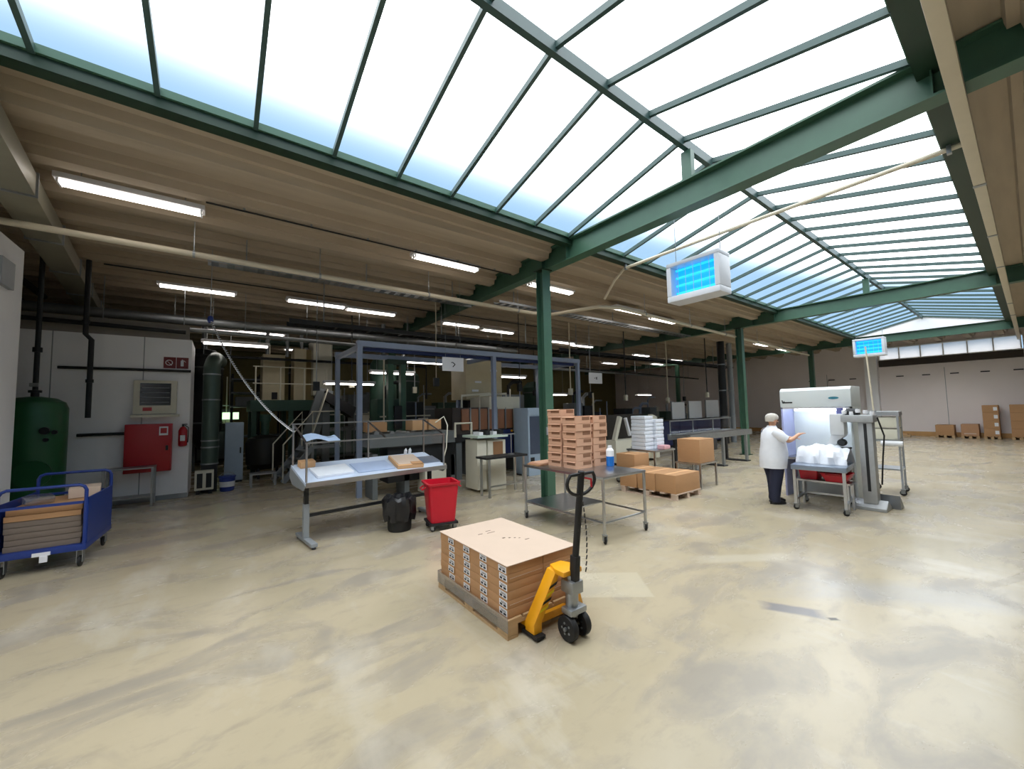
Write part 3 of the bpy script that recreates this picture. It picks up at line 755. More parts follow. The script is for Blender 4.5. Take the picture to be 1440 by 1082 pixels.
MB().cyl((-.11, 0, .092), (.11, 0, .092), .014, 10).build('axle', GALV, jk)
MB().bar((0, -.01, .40), (0, -.03, .62), .062, .055).build('handle_socket', BLACK, jk, .008)
MB().tube([(0, -.03, .60), (0, -.12, 1.27)], .026, 14).build('handle_shaft', BLACK, jk)
lp = MB(); ring = []
for k in range(20):
    a = 2 * math.pi * k / 20; x = .15 * math.cos(a); z = 1.19 + .10 * math.sin(a)
    if math.sin(a) > .5: z = 1.25
    ring.append((x, -.115 - (z - 1.19) * .12, z))
lp.tube(ring, .013, 8, closed=True); lp.build('handle_loop', BLACK, jk)
lv = MB().tube([(.02, -.12, 1.22), (.10, -.125, 1.20), (.10, -.125, 1.14)], .008, 6).build('release_lever', RED, jk)
for k in range(14):
    a, b = 1.12 - k * .045, 1.12 - (k + 1) * .045
    MB().tube([(.02 + .05 * math.sin((1.12 - a) * 4), -.09, a), (.02 + .05 * math.sin((1.12 - b) * 4), -.085, b + .012)], .005, 5).build('chain_link', DARK, jk)

# ------------------------------------------------------------------ sloped packing table with clear guard
A_, B_ = Vector((.92, 5.69, 0)), Vector((3.05, 5.92, 0))
ang = math.atan2((B_ - A_).y, (B_ - A_).x); LEN = (B_ - A_).length
pt = thing('packing_table', 'steel packing table with pale blue sloped top and clear guard', 'table', A_, ang)
ZF, ZR, DP = .84, 1.02, .72
top = MB(); top.prism([(0, ZF), (DP, ZR), (DP, ZR - .03), (0, ZF - .03)], 0, LEN, 'x'); top.build('sloped_top', mat('blue_white_laminate', 'c9d6ea', .3, var=.04), pt)
MB().prism([(-.012, ZF + .015), (0, ZF + .015), (0, ZF - .05), (-.012, ZF - .05)], 0, LEN, 'x').build('front_lip', STEEL, pt)
for x in (.0, LEN):
    MB().prism([(0, ZF - .03), (DP, ZR - .03), (DP + .06, ZR - .16), (DP - .1, ZR - .26), (.1, ZF - .1)], x - .006, x + .006, 'x').build('side_cheek', GREYP, pt)
for x in (.10, LEN - .12):
    MB().bx(x - .035, x + .035, .30, .38, .06, .52).build('leg', GREYP, pt, .004); MB().bx(x - .026, x + .026, .31, .37, .52, ZF + .02).build('leg_piston', DARK, pt)
    MB().bx(x - .04, x + .04, -.05, .68, .03, .075).build('foot', GREYP, pt, .006)
    for y in (-.02, .65): MB().lathe([(.022, 0), (.028, .012), (.018, .03)], (x, y, 0), 12).build('foot_pad', DARK, pt)
MB().bx(.13, LEN - .15, .32, .36, .34, .38).build('stretcher', DARK, pt); MB().bx(.1, LEN - .1, .28, .42, ZF - .03, ZF + .0).build('top_rail', DARK, pt)
# guard frame
ZG0, ZG1 = 1.36, 1.60
for x in (.02, LEN * .52, LEN - .02):
    MB().bx(x - .011, x + .011, DP - .03, DP - .008, ZR - .02, ZG1).build('guard_post', STEEL, pt)
    MB().bar((x, DP - .02, ZG1), (x, .05, ZG0), .02, .02).build('guard_arm', STEEL, pt)
MB().bx(.009, .031, .04, .06, ZF + .01, ZG0).build('guard_post', STEEL, pt); MB().bx(LEN - .031, LEN - .009, .04, .06, ZF + .01, ZG0).build('guard_post', STEEL, pt)
MB().bx(0, LEN, DP - .03, DP - .01, ZG1 - .01, ZG1 + .01).build('guard_rail', STEEL, pt); MB().bx(0, LEN, .04, .06, ZG0 - .01, ZG0 + .01).build('guard_rail', STEEL, pt)
MB().add([(.02, DP - .02, ZG1 + .012), (LEN - .02, DP - .02, ZG1 + .012), (LEN - .02, .05, ZG0 + .012), (.02, .05, ZG0 + .012)], [(0, 1, 2, 3)]).build('guard_pane', PLEXI, pt)
MB().add([(.02, .05, ZG0 - .012), (LEN - .02, .05, ZG0 - .012), (LEN - .02, .045, ZG0 - .16), (.02, .045, ZG0 - .16)], [(0, 1, 2, 3)]).build('guard_pane', PLEXI, pt)
MB().tube([(LEN - .02, .3, ZG1 - .05), (LEN + .12, .25, ZG1 + .05), (LEN + .16, .2, ZG1 - .1), (LEN + .1, .15, ZF + .28), (LEN + .02, .12, ZF + .10)], .010, 6).build('cable_loop', CREAM, pt)
TT = Matrix.Translation(A_) @ Matrix.Rotation(ang, 4, 'Z')


def on_table(u, v): return TT @ Vector((u, v, ZF + (ZR - ZF) * v / DP + .002))


sl = math.atan2(ZR - ZF, DP)


def lay(mb, name, m, u, v, rz, lab, cat, bev=.004, group=None):
    o = mb.build(name, m, None, bev); o.location = on_table(u, v); o.rotation_euler = (Matrix.Rotation(ang, 3, 'Z') @ Matrix.Rotation(sl, 3, 'X') @ Matrix.Rotation(rz, 3, 'Z')).to_euler()
    return tag(o, lab, cat, group)


lay(MB().bx(-.25, .25, -.17, .17, 0, .035), 'white_tray', mat('white_plastic', 'e8ecf4', .4), .42, .30, .06, 'shallow white tray at the guarded end of the packing table', 'tray')
lay(MB().bx(-.28, .28, -.19, .19, 0, .012), 'blue_mat', mat('pale_blue_sheet', 'aebfdd', .4), 1.02, .32, 0, 'pale blue sheet lying on the middle of the packing table', 'sheet')
cp = thing('carton_blank', 'open tan carton lying on the packing table', 'carton', on_table(1.56, .30)); cp.rotation_euler = (Matrix.Rotation(ang, 3, 'Z') @ Matrix.Rotation(sl, 3, 'X') @ Matrix.Rotation(-.12, 3, 'Z')).to_euler()
TAN = mat('tan_card', 'd9ab7c', .75, var=.06)
MB().bx(-.21, .21, -.24, .24, 0, .06).build('carton_base', TAN, cp, .003); MB().bx(-.19, .19, -.2, .22, .06, .066).build('lid_flap', CARDL, cp)
MB().bx(.02, .2, -.24, -.13, .066, .073).build('folded_corner', CARD, cp)
lay(MB().bx(-.16, .16, -.15, .15, 0, .01), 'steel_plate', mat('brushed_plate', '8e9aae', .35, .6), 2.0, .34, 0, 'grey steel plate at the bin end of the packing table', 'plate')
lay(MB().bx(-.1, .1, -.06, .06, 0, .09), 'small_carton', TAN, .17, .60, .1, 'small tan carton in the rear corner of the packing table', 'carton')
for k, (u, v) in enumerate(((1.72, .62), (1.80, .62))): lay(MB().lathe([(.026, 0), (.026, .10), (.012, .115), (.012, .13)], n=12), 'small_bottle', PAPER, u, v, 0, 'small white bottle at the rear of the packing table, %s the tan carton' % ('nearer to', 'farther from')[k], 'bottle', 0, 'bottles on the packing table')
sh = thing('paper_sheet', 'curled pale blue paper hung under the clear guard', 'paper', TT @ Vector((.30, .40, 1.37)), ang)
g = MB(); nn = 8
vs = [(-.22 + .44 * i / nn, -.14 + .26 * j / 3 - .05 * math.sin(i / nn * 3), .03 * math.sin(i / nn * 6) + .07 * j / 3) for i in range(nn + 1) for j in range(4)]
g.add(vs, [(i * 4 + j, (i + 1) * 4 + j, (i + 1) * 4 + j + 1, i * 4 + j + 1) for i in range(nn) for j in range(3)])
g.build('sheet', mat('blue_paper', 'b9cdea', .6), sh)
MB().bar((-.25, .04, .03), (.25, .04, .03), .012).build('hanger_bar', STEEL, sh)

# waste bin, red drum
wb = thing('waste_bin', 'black bag-lined waste bin beside the red bin', 'bin', G(562, 745))
MB().lathe([(.16, 0), (.17, .03), (.19, .42), (.20, .43)], n=22).build('bin_body', BLACK, wb)
bagm = mat('black_bag', '1a1a1d', .3, var=.3, scale=9, bump=.5)
prof_b = []; bg_ = MB(); n_ = 28
for zi, (rr, z) in enumerate([(.205, .16), (.225, .26), (.235, .36), (.235, .46), (.20, .50), (.16, .48), (.13, .40)]):
    prof_b.append([((rr * (1 + .09 * math.sin(k * 2.3 + zi) + .05 * math.sin(k * 4.1))) * math.cos(2 * math.pi * k / n_), (rr * (1 + .09 * math.sin(k * 2.3 + zi))) * math.sin(2 * math.pi * k / n_), z + .02 * math.sin(k * 1.7 + zi)) for k in range(n_)])
bg_.add([p for r_ in prof_b for p in r_], [(i * n_ + j, i * n_ + (j + 1) % n_, (i + 1) * n_ + (j + 1) % n_, (i + 1) * n_ + j) for i in range(6) for j in range(n_)])
bg_.build('bin_liner', bagm, wb)

rb = thing('red_bin', 'bright red plastic bin on a wheeled dolly beside the packing table', 'bin', G(620, 742), R(-12))
sq = []
def rrect(hx, hy, z, r=.05, n=4):
    out = []
    for cx, cy, a0 in ((hx - r, hy - r, 0), (-hx + r, hy - r, 90), (-hx + r, -hy + r, 180), (hx - r, -hy + r, 270)):
        for k in range(n + 1):
            a = R(a0 + 90 * k / n); out.append((cx + r * math.cos(a), cy + r * math.sin(a), z))
    return out
def loft(rings, capb=True, capt=True):
    m = MB(); n = len(rings[0]); m.add([p for q in rings for p in q], [(i * n + j, i * n + (j + 1) % n, (i + 1) * n + (j + 1) % n, (i + 1) * n + j) for i in range(len(rings) - 1) for j in range(n)])
    if capb: m.f.append(tuple(range(n - 1, -1, -1)))
    if capt: m.f.append(tuple((len(rings) - 1) * n + j for j in range(n)))
    return m
loft([rrect(.18, .18, .12), rrect(.225, .225, .66), rrect(.245, .245, .66), rrect(.25, .25, .69), rrect(.215, .215, .69), rrect(.17, .17, .16)]).build('tub', RED, rb)
for s in (-1, 1): MB().tube([(s * .24, -.08, .63), (s * .29, -.08, .60), (s * .29, .08, .60), (s * .24, .08, .63)], .012, 8).build('handle', RED, rb)
MB().bx(-.21, .21, -.21, .21, .085, .118).build('dolly_frame', DARK, rb, .005)
for sx in (-1, 1):
    for sy in (-1, 1): caster(rb, sx * .16, sy * .16, .087, .036, .022, random.uniform(0, 2))

# ------------------------------------------------------------------ wheeled steel table with folded carton trays
ft = thing('wheeled_table', 'stainless wheeled table carrying the tall stacks of carton trays', 'table', ((4.03 + 4.86) / 2, (3.45 + 4.98) / 2, 0))
hx, hy, ZW = .44, .80, .85
MB().bx(-hx - .02, hx + .02, -hy - .02, hy + .02, ZW - .035, ZW).build('table_top', STEEL, ft, .004)
for sx in (-1, 1):
    for sy in (-1, 1):
        MB().cyl((sx * hx, sy * hy, .115), (sx * hx, sy * hy, ZW - .035), .02, 12).build('leg', STEEL, ft); caster(ft, sx * hx, sy * hy, .118, .045, .025, random.uniform(-1, 1))
for sx in (-1, 1): MB().cyl((sx * hx, -hy, .26), (sx * hx, hy, .26), .014, 8).build('stretcher', STEEL, ft)
MB().cyl((-hx, hy, .26), (hx, hy, .26), .014, 8).build('stretcher', STEEL, ft); MB().cyl((-hx, -hy, .26), (hx, -hy, .26), .014, 8).build('stretcher', STEEL, ft)
MB().bx(-hx, hx, -.05, hy, .262, .28).build('under_shelf', STEEL, ft)
fc = Vector(((4.03 + 4.86) / 2, (3.45 + 4.98) / 2, ZW))
TRAYC = mat('pink_card', 'd2a588', .8, var=.05)
TRAYI = mat('tray_hole_shade', '8a6248', .85, var=.08)


def tray_mesh(w, d, h):
    m = MB(); t_ = .006
    m.bx(-w, w, -d, d, 0, .005); m.bx(-w, w, -d, -d + t_, .005, h); m.bx(-w, w, d - t_, d, .005, h); m.bx(-w, -w + t_, -d + t_, d - t_, .005, h); m.bx(w - t_, w, -d + t_, d - t_, .005, h)
    return m


tm = mesh_of(tray_mesh(.165, .14, .107), 'tray_body', TRAYC)
ti = mesh_of(MB().bx(-.168, -.165, -.12, .06, .05, .10), 'hand_hole_shade', TRAYI)  # darker plates on the tray faces, imitating shade inside openings
ti2 = mesh_of(MB().bx(-.02, .14, -.143, -.14, .05, .10), 'hand_hole_shade', TRAYI)
tf = mesh_of(MB().bar((-.165, .0, .105), (-.187, 0, .092), .26, .004), 'side_flap', TRAYC)
for (cx, cy, n, lbl, rz0) in [(-.04, .36, 8, 'flat carton tray in the stack nearest the green column', .06), (-.05, .01, 7, 'flat carton tray in the middle stack on the wheeled table', -.04), (.335, .03, 7, 'flat carton tray in the outer stack on the wheeled table', .03)]:
    for k in range(n):
        t = thing('carton_tray', lbl.replace('flat carton tray', ORD[k] + ' carton tray'), 'carton', fc + Vector((cx + random.uniform(-.008, .008), cy + random.uniform(-.012, .012), .001 + k * .111)), rz0 + random.uniform(-.05, .05), lbl.split(' in the ')[1].replace(' on the wheeled table', '') + ' of trays')
        instance(tm, 'tray_body', t); instance(ti, 'hand_hole_shade', t); instance(ti2, 'hand_hole_shade', t); instance(tf, 'side_flap', t)
for k in range(3):
    o = MB().bx(-.2, .2, -.14, .14, 0, .012).build('card_blank', TRAYC if k else CARD, None, 0, fc + Vector((-.2 + .02 * k, .665 - .005 * k, .001 + .014 * k)), .04 * k)
    tag(o, ORD[k] + ' flat carton blank lying at the rear end of the wheeled table', 'cardboard', 'blanks on the wheeled table')
o = thing('cleaner_bottle', 'blue and white bottle standing by the outer tray stack', 'bottle', fc + Vector((.40, -.24, .001)))
MB().lathe([(.055, 0), (.06, .02), (.06, .15)], n=18).build('bottle_base', mat('blue_liquid', '1c6fc4', .2), o); MB().lathe([(.06, .15), (.06, .24), (.03, .28), (.03, .31)], n=18).build('bottle_neck', PAPER, o)

# ------------------------------------------------------------------ cartons on a low pallet
p0 = Vector((6.72, 4.08, 0))
lpal = thing('wooden_pallet', 'low pale pallet under the three big brown cartons', 'pallet', (7.22, 4.68, 0))
for k in range(6): MB().bx(-.46, .46, -.62 + k * .228, -.62 + k * .228 + .10, .10, .12).build('deck_board', CARDL, lpal)
for k in (-1, 0, 1):
    MB().bx(k * .40 - .04, k * .40 + .04, -.62, .62, 0, .02).build('bottom_board', CARDL, lpal)
    for j in (-1, 0, 1): MB().bx(k * .40 - .04, k * .40 + .04, j * .56 - .05, j * .56 + .05, .02, .10).build('block', CARDL, lpal)


def carton(name, lab, loc, sx, sy, sz, rz=0.0, m=None, group=None, open_=False):
    t = thing(name, lab, 'carton', loc, rz, group)
    MB().bx(-sx / 2, sx / 2, -sy / 2, sy / 2, 0, sz).build('carton_body', m or CARD, t, .006)
    MB().bx(-sx / 2 + .005, sx / 2 - .005, -.03, .03, sz, sz + .0015).build('tape_strip', TAN, t)
    MB().bx(-.002, .002, -sy / 2 + .01, sy / 2 - .01, sz, sz + .001).build('flap_seam', CARDI, t)
    return t


for (x, y, sx, sy, sz, lab) in [(7.22, 4.28, .86, .42, .34, 'big brown carton at the open floor end of the low pallet'), (7.22, 4.70, .86, .40, .33, 'big brown carton in the middle of the low pallet'), (7.2, 5.12, .84, .40, .33, 'big brown carton at the column end of the low pallet')]:
    carton('shipping_carton', lab, (x, y, .121), sx, sy, sz)
t = carton('shipping_carton', 'smaller brown carton behind the low pallet on a dark cart', (7.75, 5.7, .36), .55, .5, .32)
ct = thing('low_cart', 'low dark cart under the smaller brown carton', 'cart', (7.75, 5.7, 0))
MB().bx(-.32, .32, -.3, .3, .30, .358).build('deck', DARK, ct)
for sx in (-1, 1):
    for sy in (-1, 1): caster(ct, sx * .24, sy * .22, .30, .07, .03)
MB().bx(.36, .44, -.15, -.05, .0, .2) if False else None

# lone carton on a stand
sd = thing('steel_stand', 'four-legged steel stand under the lone square carton', 'stand', (8.45, 4.55, 0))
for sx in (-1, 1):
    for sy in (-1, 1): MB().bx(sx * .33 - .018, sx * .33 + .018, sy * .26 - .018, sy * .26 + .018, 0, .50).build('leg', STEEL, sd)
MB().bx(-.36, .36, -.29, .29, .50, .53).build('stand_top', STEEL, sd)
carton('shipping_carton', 'lone square brown carton standing on the steel stand', (8.45, 4.55, .531), .62, .50, .50)

# wrapped white parcels on a table behind
wt = thing('work_table', 'low steel table under the stack of white wrapped parcels', 'table', (8.55, 5.75, 0))
MB().bx(-.42, .42, -.4, .4, .68, .72).build('table_top', STEEL, wt)
for sx in (-1, 1):
    for sy in (-1, 1): MB().bx(sx * .38 - .02, sx * .38 + .02, sy * .36 - .02, sy * .36 + .02, 0, .68).build('leg', STEEL, wt)
WRAP = mat('white_wrap', 'dfe6f0', .25, var=.06, scale=18, bump=.4)
for k in range(9):
    for j, (dx, dy) in enumerate(((-.19, .0), (.17, -.05))):
        if j == 1 and k == 8: continue
        o = MB().bx(-.17, .17, -.2, .2, 0, .088).build('white_parcel', WRAP, None, .02, (8.5 + dx + random.uniform(-.01, .01), 5.8 + dy + random.uniform(-.01, .01), .721 + k * .09), random.uniform(-.06, .06))
        tag(o, '%s white wrapped parcel of the %s stack behind the lone carton' % (ORD[k], ('column side', 'open floor side')[j]), 'parcel', 'white wrapped parcels')
o = tag(MB().bx(-.13, .13, -.10, .10, 0, .10).build('pink_bag', mat('pink_white_bag', 'd9a7ae', .4, var=.25, scale=9), None, .03, (8.62, 5.43, .721)), 'small pink and white bag in front of the white parcels', 'bag')

# ------------------------------------------------------------------ background plant
def front(px0, py0, px1, py1, Y, dep, mb=None):
    """box whose face stands on the plane Y, spanning two pixel corners of the photograph"""
    a, b = GY(px0, py0, Y), GY(px1, py1, Y)
    x0, x1 = sorted((a.x, b.x)); z0, z1 = sorted((a.z, b.z)); z0 = max(z0, 0.0)
    return (mb or MB()).bx(x0, x1, Y, Y + dep, z0, z1)


BROWN = mat('brown_panel', 'a06d50', .45, var=.12)
MGREY = mat('machine_grey', '6f7476', .45, .2, var=.15)
BGREY = mat('blue_grey_paint', '8b97ae', .4, var=.08)
MGREEN = mat('machine_green', '2c4a3c', .5, var=.2)
DBLUE = mat('dark_blue_paint', '1d2a5c', .4)
PALEG = mat('pale_green_top', 'cfe0d2', .35)

# beige hopper plant on a green platform
hp = thing('hopper_plant', 'beige hoppers standing on a green railed platform behind the packing table', 'machine', (0, 0, 0))
Y0 = 13.6
front(352, 563, 462, 577, Y0, 1.8).build('platform_deck', MGREEN, hp)
zd = GY(400, 577, Y0).z
xl, xr = GY(352, 570, Y0).x, GY(462, 570, Y0).x
for x in (xl + .1, (xl + xr) / 2, xr - .1):
    for y in (Y0 + .1, Y0 + 1.7): MB().bx(x - .06, x + .06, y - .06, y + .06, 0, zd).build('platform_leg', MGREEN, hp)
for (a, b, c_, d_, dy, dp, m_) in [(370, 498, 400, 563, .5, .9, BEIGE), (414, 490, 430, 563, .6, .7, BEIGE), (430, 492, 441, 563, .7, .5, mat('brown_beige', '8f7c4e', .6)), (441, 478, 467, 556, .35, .9, CREAM)]:
    h = front(a, b, c_, d_, Y0 + dy, dp).build('hopper', m_, hp, .01)
zp = GY(400, 563, Y0).z
for x in (xl + .12, xl + .75, xl + 1.4, xr - .7, xr - .05): MB().cyl((x, Y0 + .06, zp), (x, Y0 + .06, zp + 1.0), .02, 8).build('railing_post', CREAM, hp)
for z in (zp + .5, zp + 1.0): MB().cyl((xl + .05, Y0 + .06, z), (xr, Y0 + .06, z), .018, 8).build('railing_rail', CREAM, hp)
for (a, b) in ((376, 478), (404, 470), (424, 476)):
    p = GY(a, 500, Y0 + .9); MB().cyl((p.x, p.y, p.z - .05), (p.x, p.y, 4.55), .05, 10).build('feed_pipe', GALV, hp)
front(382, 552, 390, 562, Y0 + .49, .02).build('vent_hole', BLACK, hp)

st = thing('steel_stair', 'narrow steel stair with pale handrails below the green platform', 'stair')
s0, s1 = Vector((1.25, 11.75, .02)), Vector((1.95, 11.95, .85))
dv = (s1 - s0); side = Vector((dv.y, -dv.x, 0)).normalized() * .3
for k in range(4):
    p = s0 + dv * ((k + .7) / 4.2)
    m = MB(); m.bar(p - side, p + side, .20, .03, (0, 0, 1)); m.build('tread', GALV, st)
for s in (-1, 1):
    MB().bar(s0 + side * s, s1 + side * s, .03, .14).build('stringer', GREYP, st)
    MB().tube([s0 + side * s, s0 + side * s + Vector((0, 0, .95)), s1 + side * s + Vector((0, 0, .95)), s1 + side * s + Vector((0, 0, .0))], .018, 8).build('handrail', CREAM, st)
MB().bx(1.98, 2.75, 11.65, 12.2, .80, .86).build('landing', GALV, st)
for x in (2.05, 2.7): MB().bx(x - .03, x + .03, 11.7, 11.76, 0, .80).build('landing_post', GALV, st)
MB().tube([(2.0, 11.68, 1.80), (2.72, 11.68, 1.80), (2.72, 11.68, .86)], .018, 8).build('landing_rail', CREAM, st)
stp = thing('step_stool', 'small steel step stool at the foot of the stair', 'stool', (.92, 11.6, 0))
MB().bx(-.28, .28, -.2, .2, .28, .31).build('step', GALV, stp)
for sx in (-1, 1):
    for sy in (-1, 1): MB().bx(sx * .25 - .02, sx * .25 + .02, sy * .17 - .02, sy * .17 + .02, 0, .28).build('leg', GALV, stp)

ic = thing('inclined_conveyor', 'grey inclined conveyor with a black chute beside the hoppers', 'conveyor')
a, b = GY(437, 612, 12.6), GY(458, 548, 12.6)
MB().bar((a.x - .25, 12.6, .35), (b.x, 12.6, b.z), .42, .14, (0, 1, 0)).build('belt_frame', MGREY, ic)
MB().bar((a.x - .25, 12.38, .35), (b.x, 12.38, b.z), .03, .2, (0, 1, 0)).build('side_guard', CREAM, ic)
MB().bx(a.x - .5, a.x - .1, 12.4, 12.8, 0, .4).build('foot_box', MGREY, ic)
MB().add([(b.x - .05, 12.3, b.z - .05), (b.x + .8, 12.3, b.z - .55), (b.x + .7, 12.3, b.z - .85), (b.x - .05, 12.3, b.z - .35), (b.x - .05, 12.9, b.z - .05), (b.x + .8, 12.9, b.z - .55), (b.x + .7, 12.9, b.z - .85), (b.x - .05, 12.9, b.z - .35)],
         [(0, 1, 2, 3), (7, 6, 5, 4), (0, 4, 5, 1), (1, 5, 6, 2), (2, 6, 7, 3), (3, 7, 4, 0)]).build('chute', BLACK, ic)
MB().bx(b.x - .1, b.x + .1, 12.5, 12.7, 0, b.z - .3).build('support', MGREY, ic)

dc = thing('tall_cabinet', 'pale blue grey cabinet near the blue bucket in the machine aisle', 'cabinet', (.35, 12.6, 0))
MB().bx(-.2, .2, 0, .5, .05, 1.55).build('body', LBLUE, dc, .01); MB().bx(-.19, .19, -.015, 0, .1, 1.5).build('door', LBLUE, dc); MB().bx(.12, .15, -.035, -.015, .75, .9).build('handle', DARK, dc); MB().bx(-.18, .18, .03, .47, 0, .05).build('plinth', DARK, dc)
dm = thing('mixing_kettle', 'dark round mixing kettle in the aisle beside the stair', 'machine', (1.06, 13.0, 0))
MB().lathe([(.30, .25), (.44, .4), (.46, .95), (.40, 1.1), (.1, 1.18)], n=22).build('kettle', mat('dark_kettle', '24221d', .45, .3), dm)
for k in range(3): a = k * 2.09; MB().bar((.3 * math.cos(a), .3 * math.sin(a), 0), (.3 * math.cos(a), .3 * math.sin(a), .35), .06).build('leg', DARK, dm)
MB().lathe([(.1, 1.18), (.1, 1.55), (.14, 1.55), (.14, 1.75)], n=14).build('motor', MGREEN, dm)
el = thing('exit_light', 'small lit greenish exit light deep in the machine aisle', 'light', GY(322, 590, 16.9))
MB().bx(-.28, .28, 0, .12, 0, .24).build('light_box', mat('green_white_glow', 'd8ffd8', .4, emit=('c8f5c0', 1.6)), el); MB().bx(-.3, .3, .02, .14, -.02, 0).build('frame', GREYP, el)
MB().cyl((.0, .06, .24), (.0, .06, 4.7 - el.location.z), .012, 6).build('hanger', GALV, el)
dr_ = thing('storage_rack', 'open black steel rack with cross bars behind the tall blue cabinet', 'rack', (.35, 15.75, 0))
for sx in (0, .75, 1.4):
    for y in (0, .8): MB().bx(sx - .03, sx + .03, y - .03, y + .03, 0, 3.1).build('upright', DARK, dr_)
for z in (1.0, 2.0, 2.45, 2.9): MB().bx(-.03, 1.43, -.04, .84, z, z + .05).build('shelf', MGREY, dr_)
MB().bx(.1, .6, .1, .7, 2.05, 2.35).build('crate', GREYP, dr_)

# blue-grey gantry
gz = 3.2
gt = thing('gantry_frame', 'blue-grey steel gantry frame over the packing machines', 'frame')
gx = [2.35, 5.75, 8.9]; gy = 8.45
for x in gx:
    for y in (gy, gy + 1.9):
        if y > gy and x == 2.35: pass
        MB().bx(x - .05, x + .05, y - .05, y + .05, 0, gz - .06).build('post', BGREY, gt)
    MB().bx(x - .04, x + .04, gy + .05, gy + 1.85, gz - .12, gz - .02).build('cross_beam', BGREY, gt)
for y in (gy, gy + 1.9): MB().bx(gx[0] - .06, gx[2] + .06, y - .06, y + .06, gz - .06, gz + .06).build('top_beam', BGREY, gt)
MB().bx(gx[0] + .1, gx[2] - .1, gy + .06, gy + .1, gz - .14, gz - .06).build('cable_channel', DBLUE, gt)

for (px0, py0, px1, py1, Y, lab, marks) in [(622, 502, 652, 523, 7.95, 'white sign plate hung from the blue-grey gantry', 0), (828, 524, 847, 540, 9.0, 'white sign plate above the tall carton trays', 1)]:
    a, b = GY(px0, py0, Y), GY(px1, py1, Y); c = (a + b) / 2; w2, h2 = abs(b.x - a.x) / 2, abs(a.z - b.z) / 2
    t = thing('hanging_sign', lab, 'sign', c)
    MB().bx(-w2, w2, 0, .012, -h2, h2).build('plate', PAPER, t)
    mk = MB()
    if marks == 0: mk.bar((-.02, -.002, .05), (.05, -.002, .0), .02, .004, (0, 1, 0)); mk.bar((.05, -.002, .0), (-.01, -.002, -.06), .02, .004, (0, 1, 0)); mk.bx(-.05, -.03, -.004, 0, .03, .05)
    else: mk.bar((-.07, -.002, 0), (-.02, -.002, 0), .02, .004, (0, 1, 0)); mk.bar((.01, -.002, .04), (.08, -.002, -.04), .02, .004, (0, 1, 0)); mk.bar((.01, -.002, -.04), (.08, -.002, .04), .02, .004, (0, 1, 0))
    mk.build('printed_mark', INK, t)
    for s in (-1, 1): MB().cyl((s * w2 * .7, .006, h2), (s * w2 * .7, .006, 4.88 - c.z), .004, 6).build('hanging_wire', GALV, t)

# brown panelled press with beige tower
pm = thing('panelled_press', 'long machine with six brown front panels and a beige tower', 'machine')
YM = 8.75
front(636, 574, 731, 606, YM + .04, 1.0).build('body', mat('press_frame', '3d3430', .5), pm)
x0, x1 = GY(648, 590, YM).x, GY(722, 590, YM).x; z0, z1 = GY(680, 604, YM).z, GY(680, 575, YM).z
pwid = (x1 - x0) / 6
for k in range(6): MB().bx(x0 + k * pwid + .03, x0 + (k + 1) * pwid - .03, YM, YM + .05, z0, z1).build('front_panel', BROWN, pm, .008)
for k in range(1, 6): MB().bx(x0 + k * pwid - .018, x0 + k * pwid + .018, YM - .02, YM + .05, z0 - .02, z1 + .03).build('panel_post', GALV, pm)
front(688, 558, 731, 575, YM - .02, 1.0).build('top_cover', CREAM, pm, .01)
front(723, 575, 735, 606, YM - .02, .9).build('end_cover', CREAM, pm, .01)
front(655, 506, 706, 562, YM + 1.0, .9).build('tower', BEIGE, pm, .015)
for (a, b) in ((668, 536), (664, 548), (690, 520)): front(a, b, a + 9, b + 3, YM + .985, .02).build('tower_vent', PAPER, pm)
front(625, 606, 722, 616, YM + .06, .9).build('underframe', DARK, pm)
for px in (640, 668, 700, 728): p = GY(px, 615, YM + .3); MB().bx(p.x - .08, p.x + .08, YM + .1, YM + .9, 0, p.z).build('leg', MGREY, pm)
front(700, 605, 722, 640, YM - .03, .3).build('blue_drive_box', DBLUE, pm)
for (x, y) in ((720, 606), (726, 603)): p = GY(x, y, YM - .06); MB().lathe([(.03, -.04), (.03, .0)], (p.x, YM - .02, p.z), 10, 'y').build('stop_button', YEL, pm)
for k in range(3): p = GY(725, 580 + 9 * k, YM - .06); MB().lathe([(.022, -.03), (.022, 0)], (p.x, YM - .02, p.z), 10, 'y').build('button', REDP if k == 1 else DARK, pm)
for dx in (.2, .75): MB().tube([(x0 + dx, YM + .3, z1), (x0 + dx, YM + .3, z1 + .35), (x0 + dx + .9, YM + .3, z1 + .42), (x0 + dx + .9, YM + .3, z1 + .1)], .03, 8).build('hood_rail', CREAM, pm)

cbn = thing('cream_bench', 'cream cabinet bench with pale green tray beside the black worktop', 'cabinet', (0, 0, 0))
YC = 7.15
for (a, b) in ((671, 685), (686, 712)):
    u = front(a, 620, b, 688, YC, .5).build('cabinet_body', CREAM, cbn, .008); front(a + 2, 655, b - 2, 686, YC - .015, .012).build('door', CREAM, cbn)
xa, xb = GY(670, 615, YC).x, GY(708, 615, YC).x; zc_ = GY(680, 616, YC).z
MB().bx(xa - .03, xb + .05, YC - .1, YC + .55, zc_, zc_ + .05).build('tray_top', PALEG, cbn)
for k in range(4): MB().bx(xa + .1 + k * .18, xa + .2 + k * .18, YC + .05, YC + .3, zc_ + .05, zc_ + .12 + .03 * (k % 2)).build('tool_block', DARK if k % 2 else PAPER, cbn)
MB().bx(xa + .42, xa + .43 + .25, YC - .004, YC, .75, zc_ - .1).build('panel_recess', CARDI, cbn)

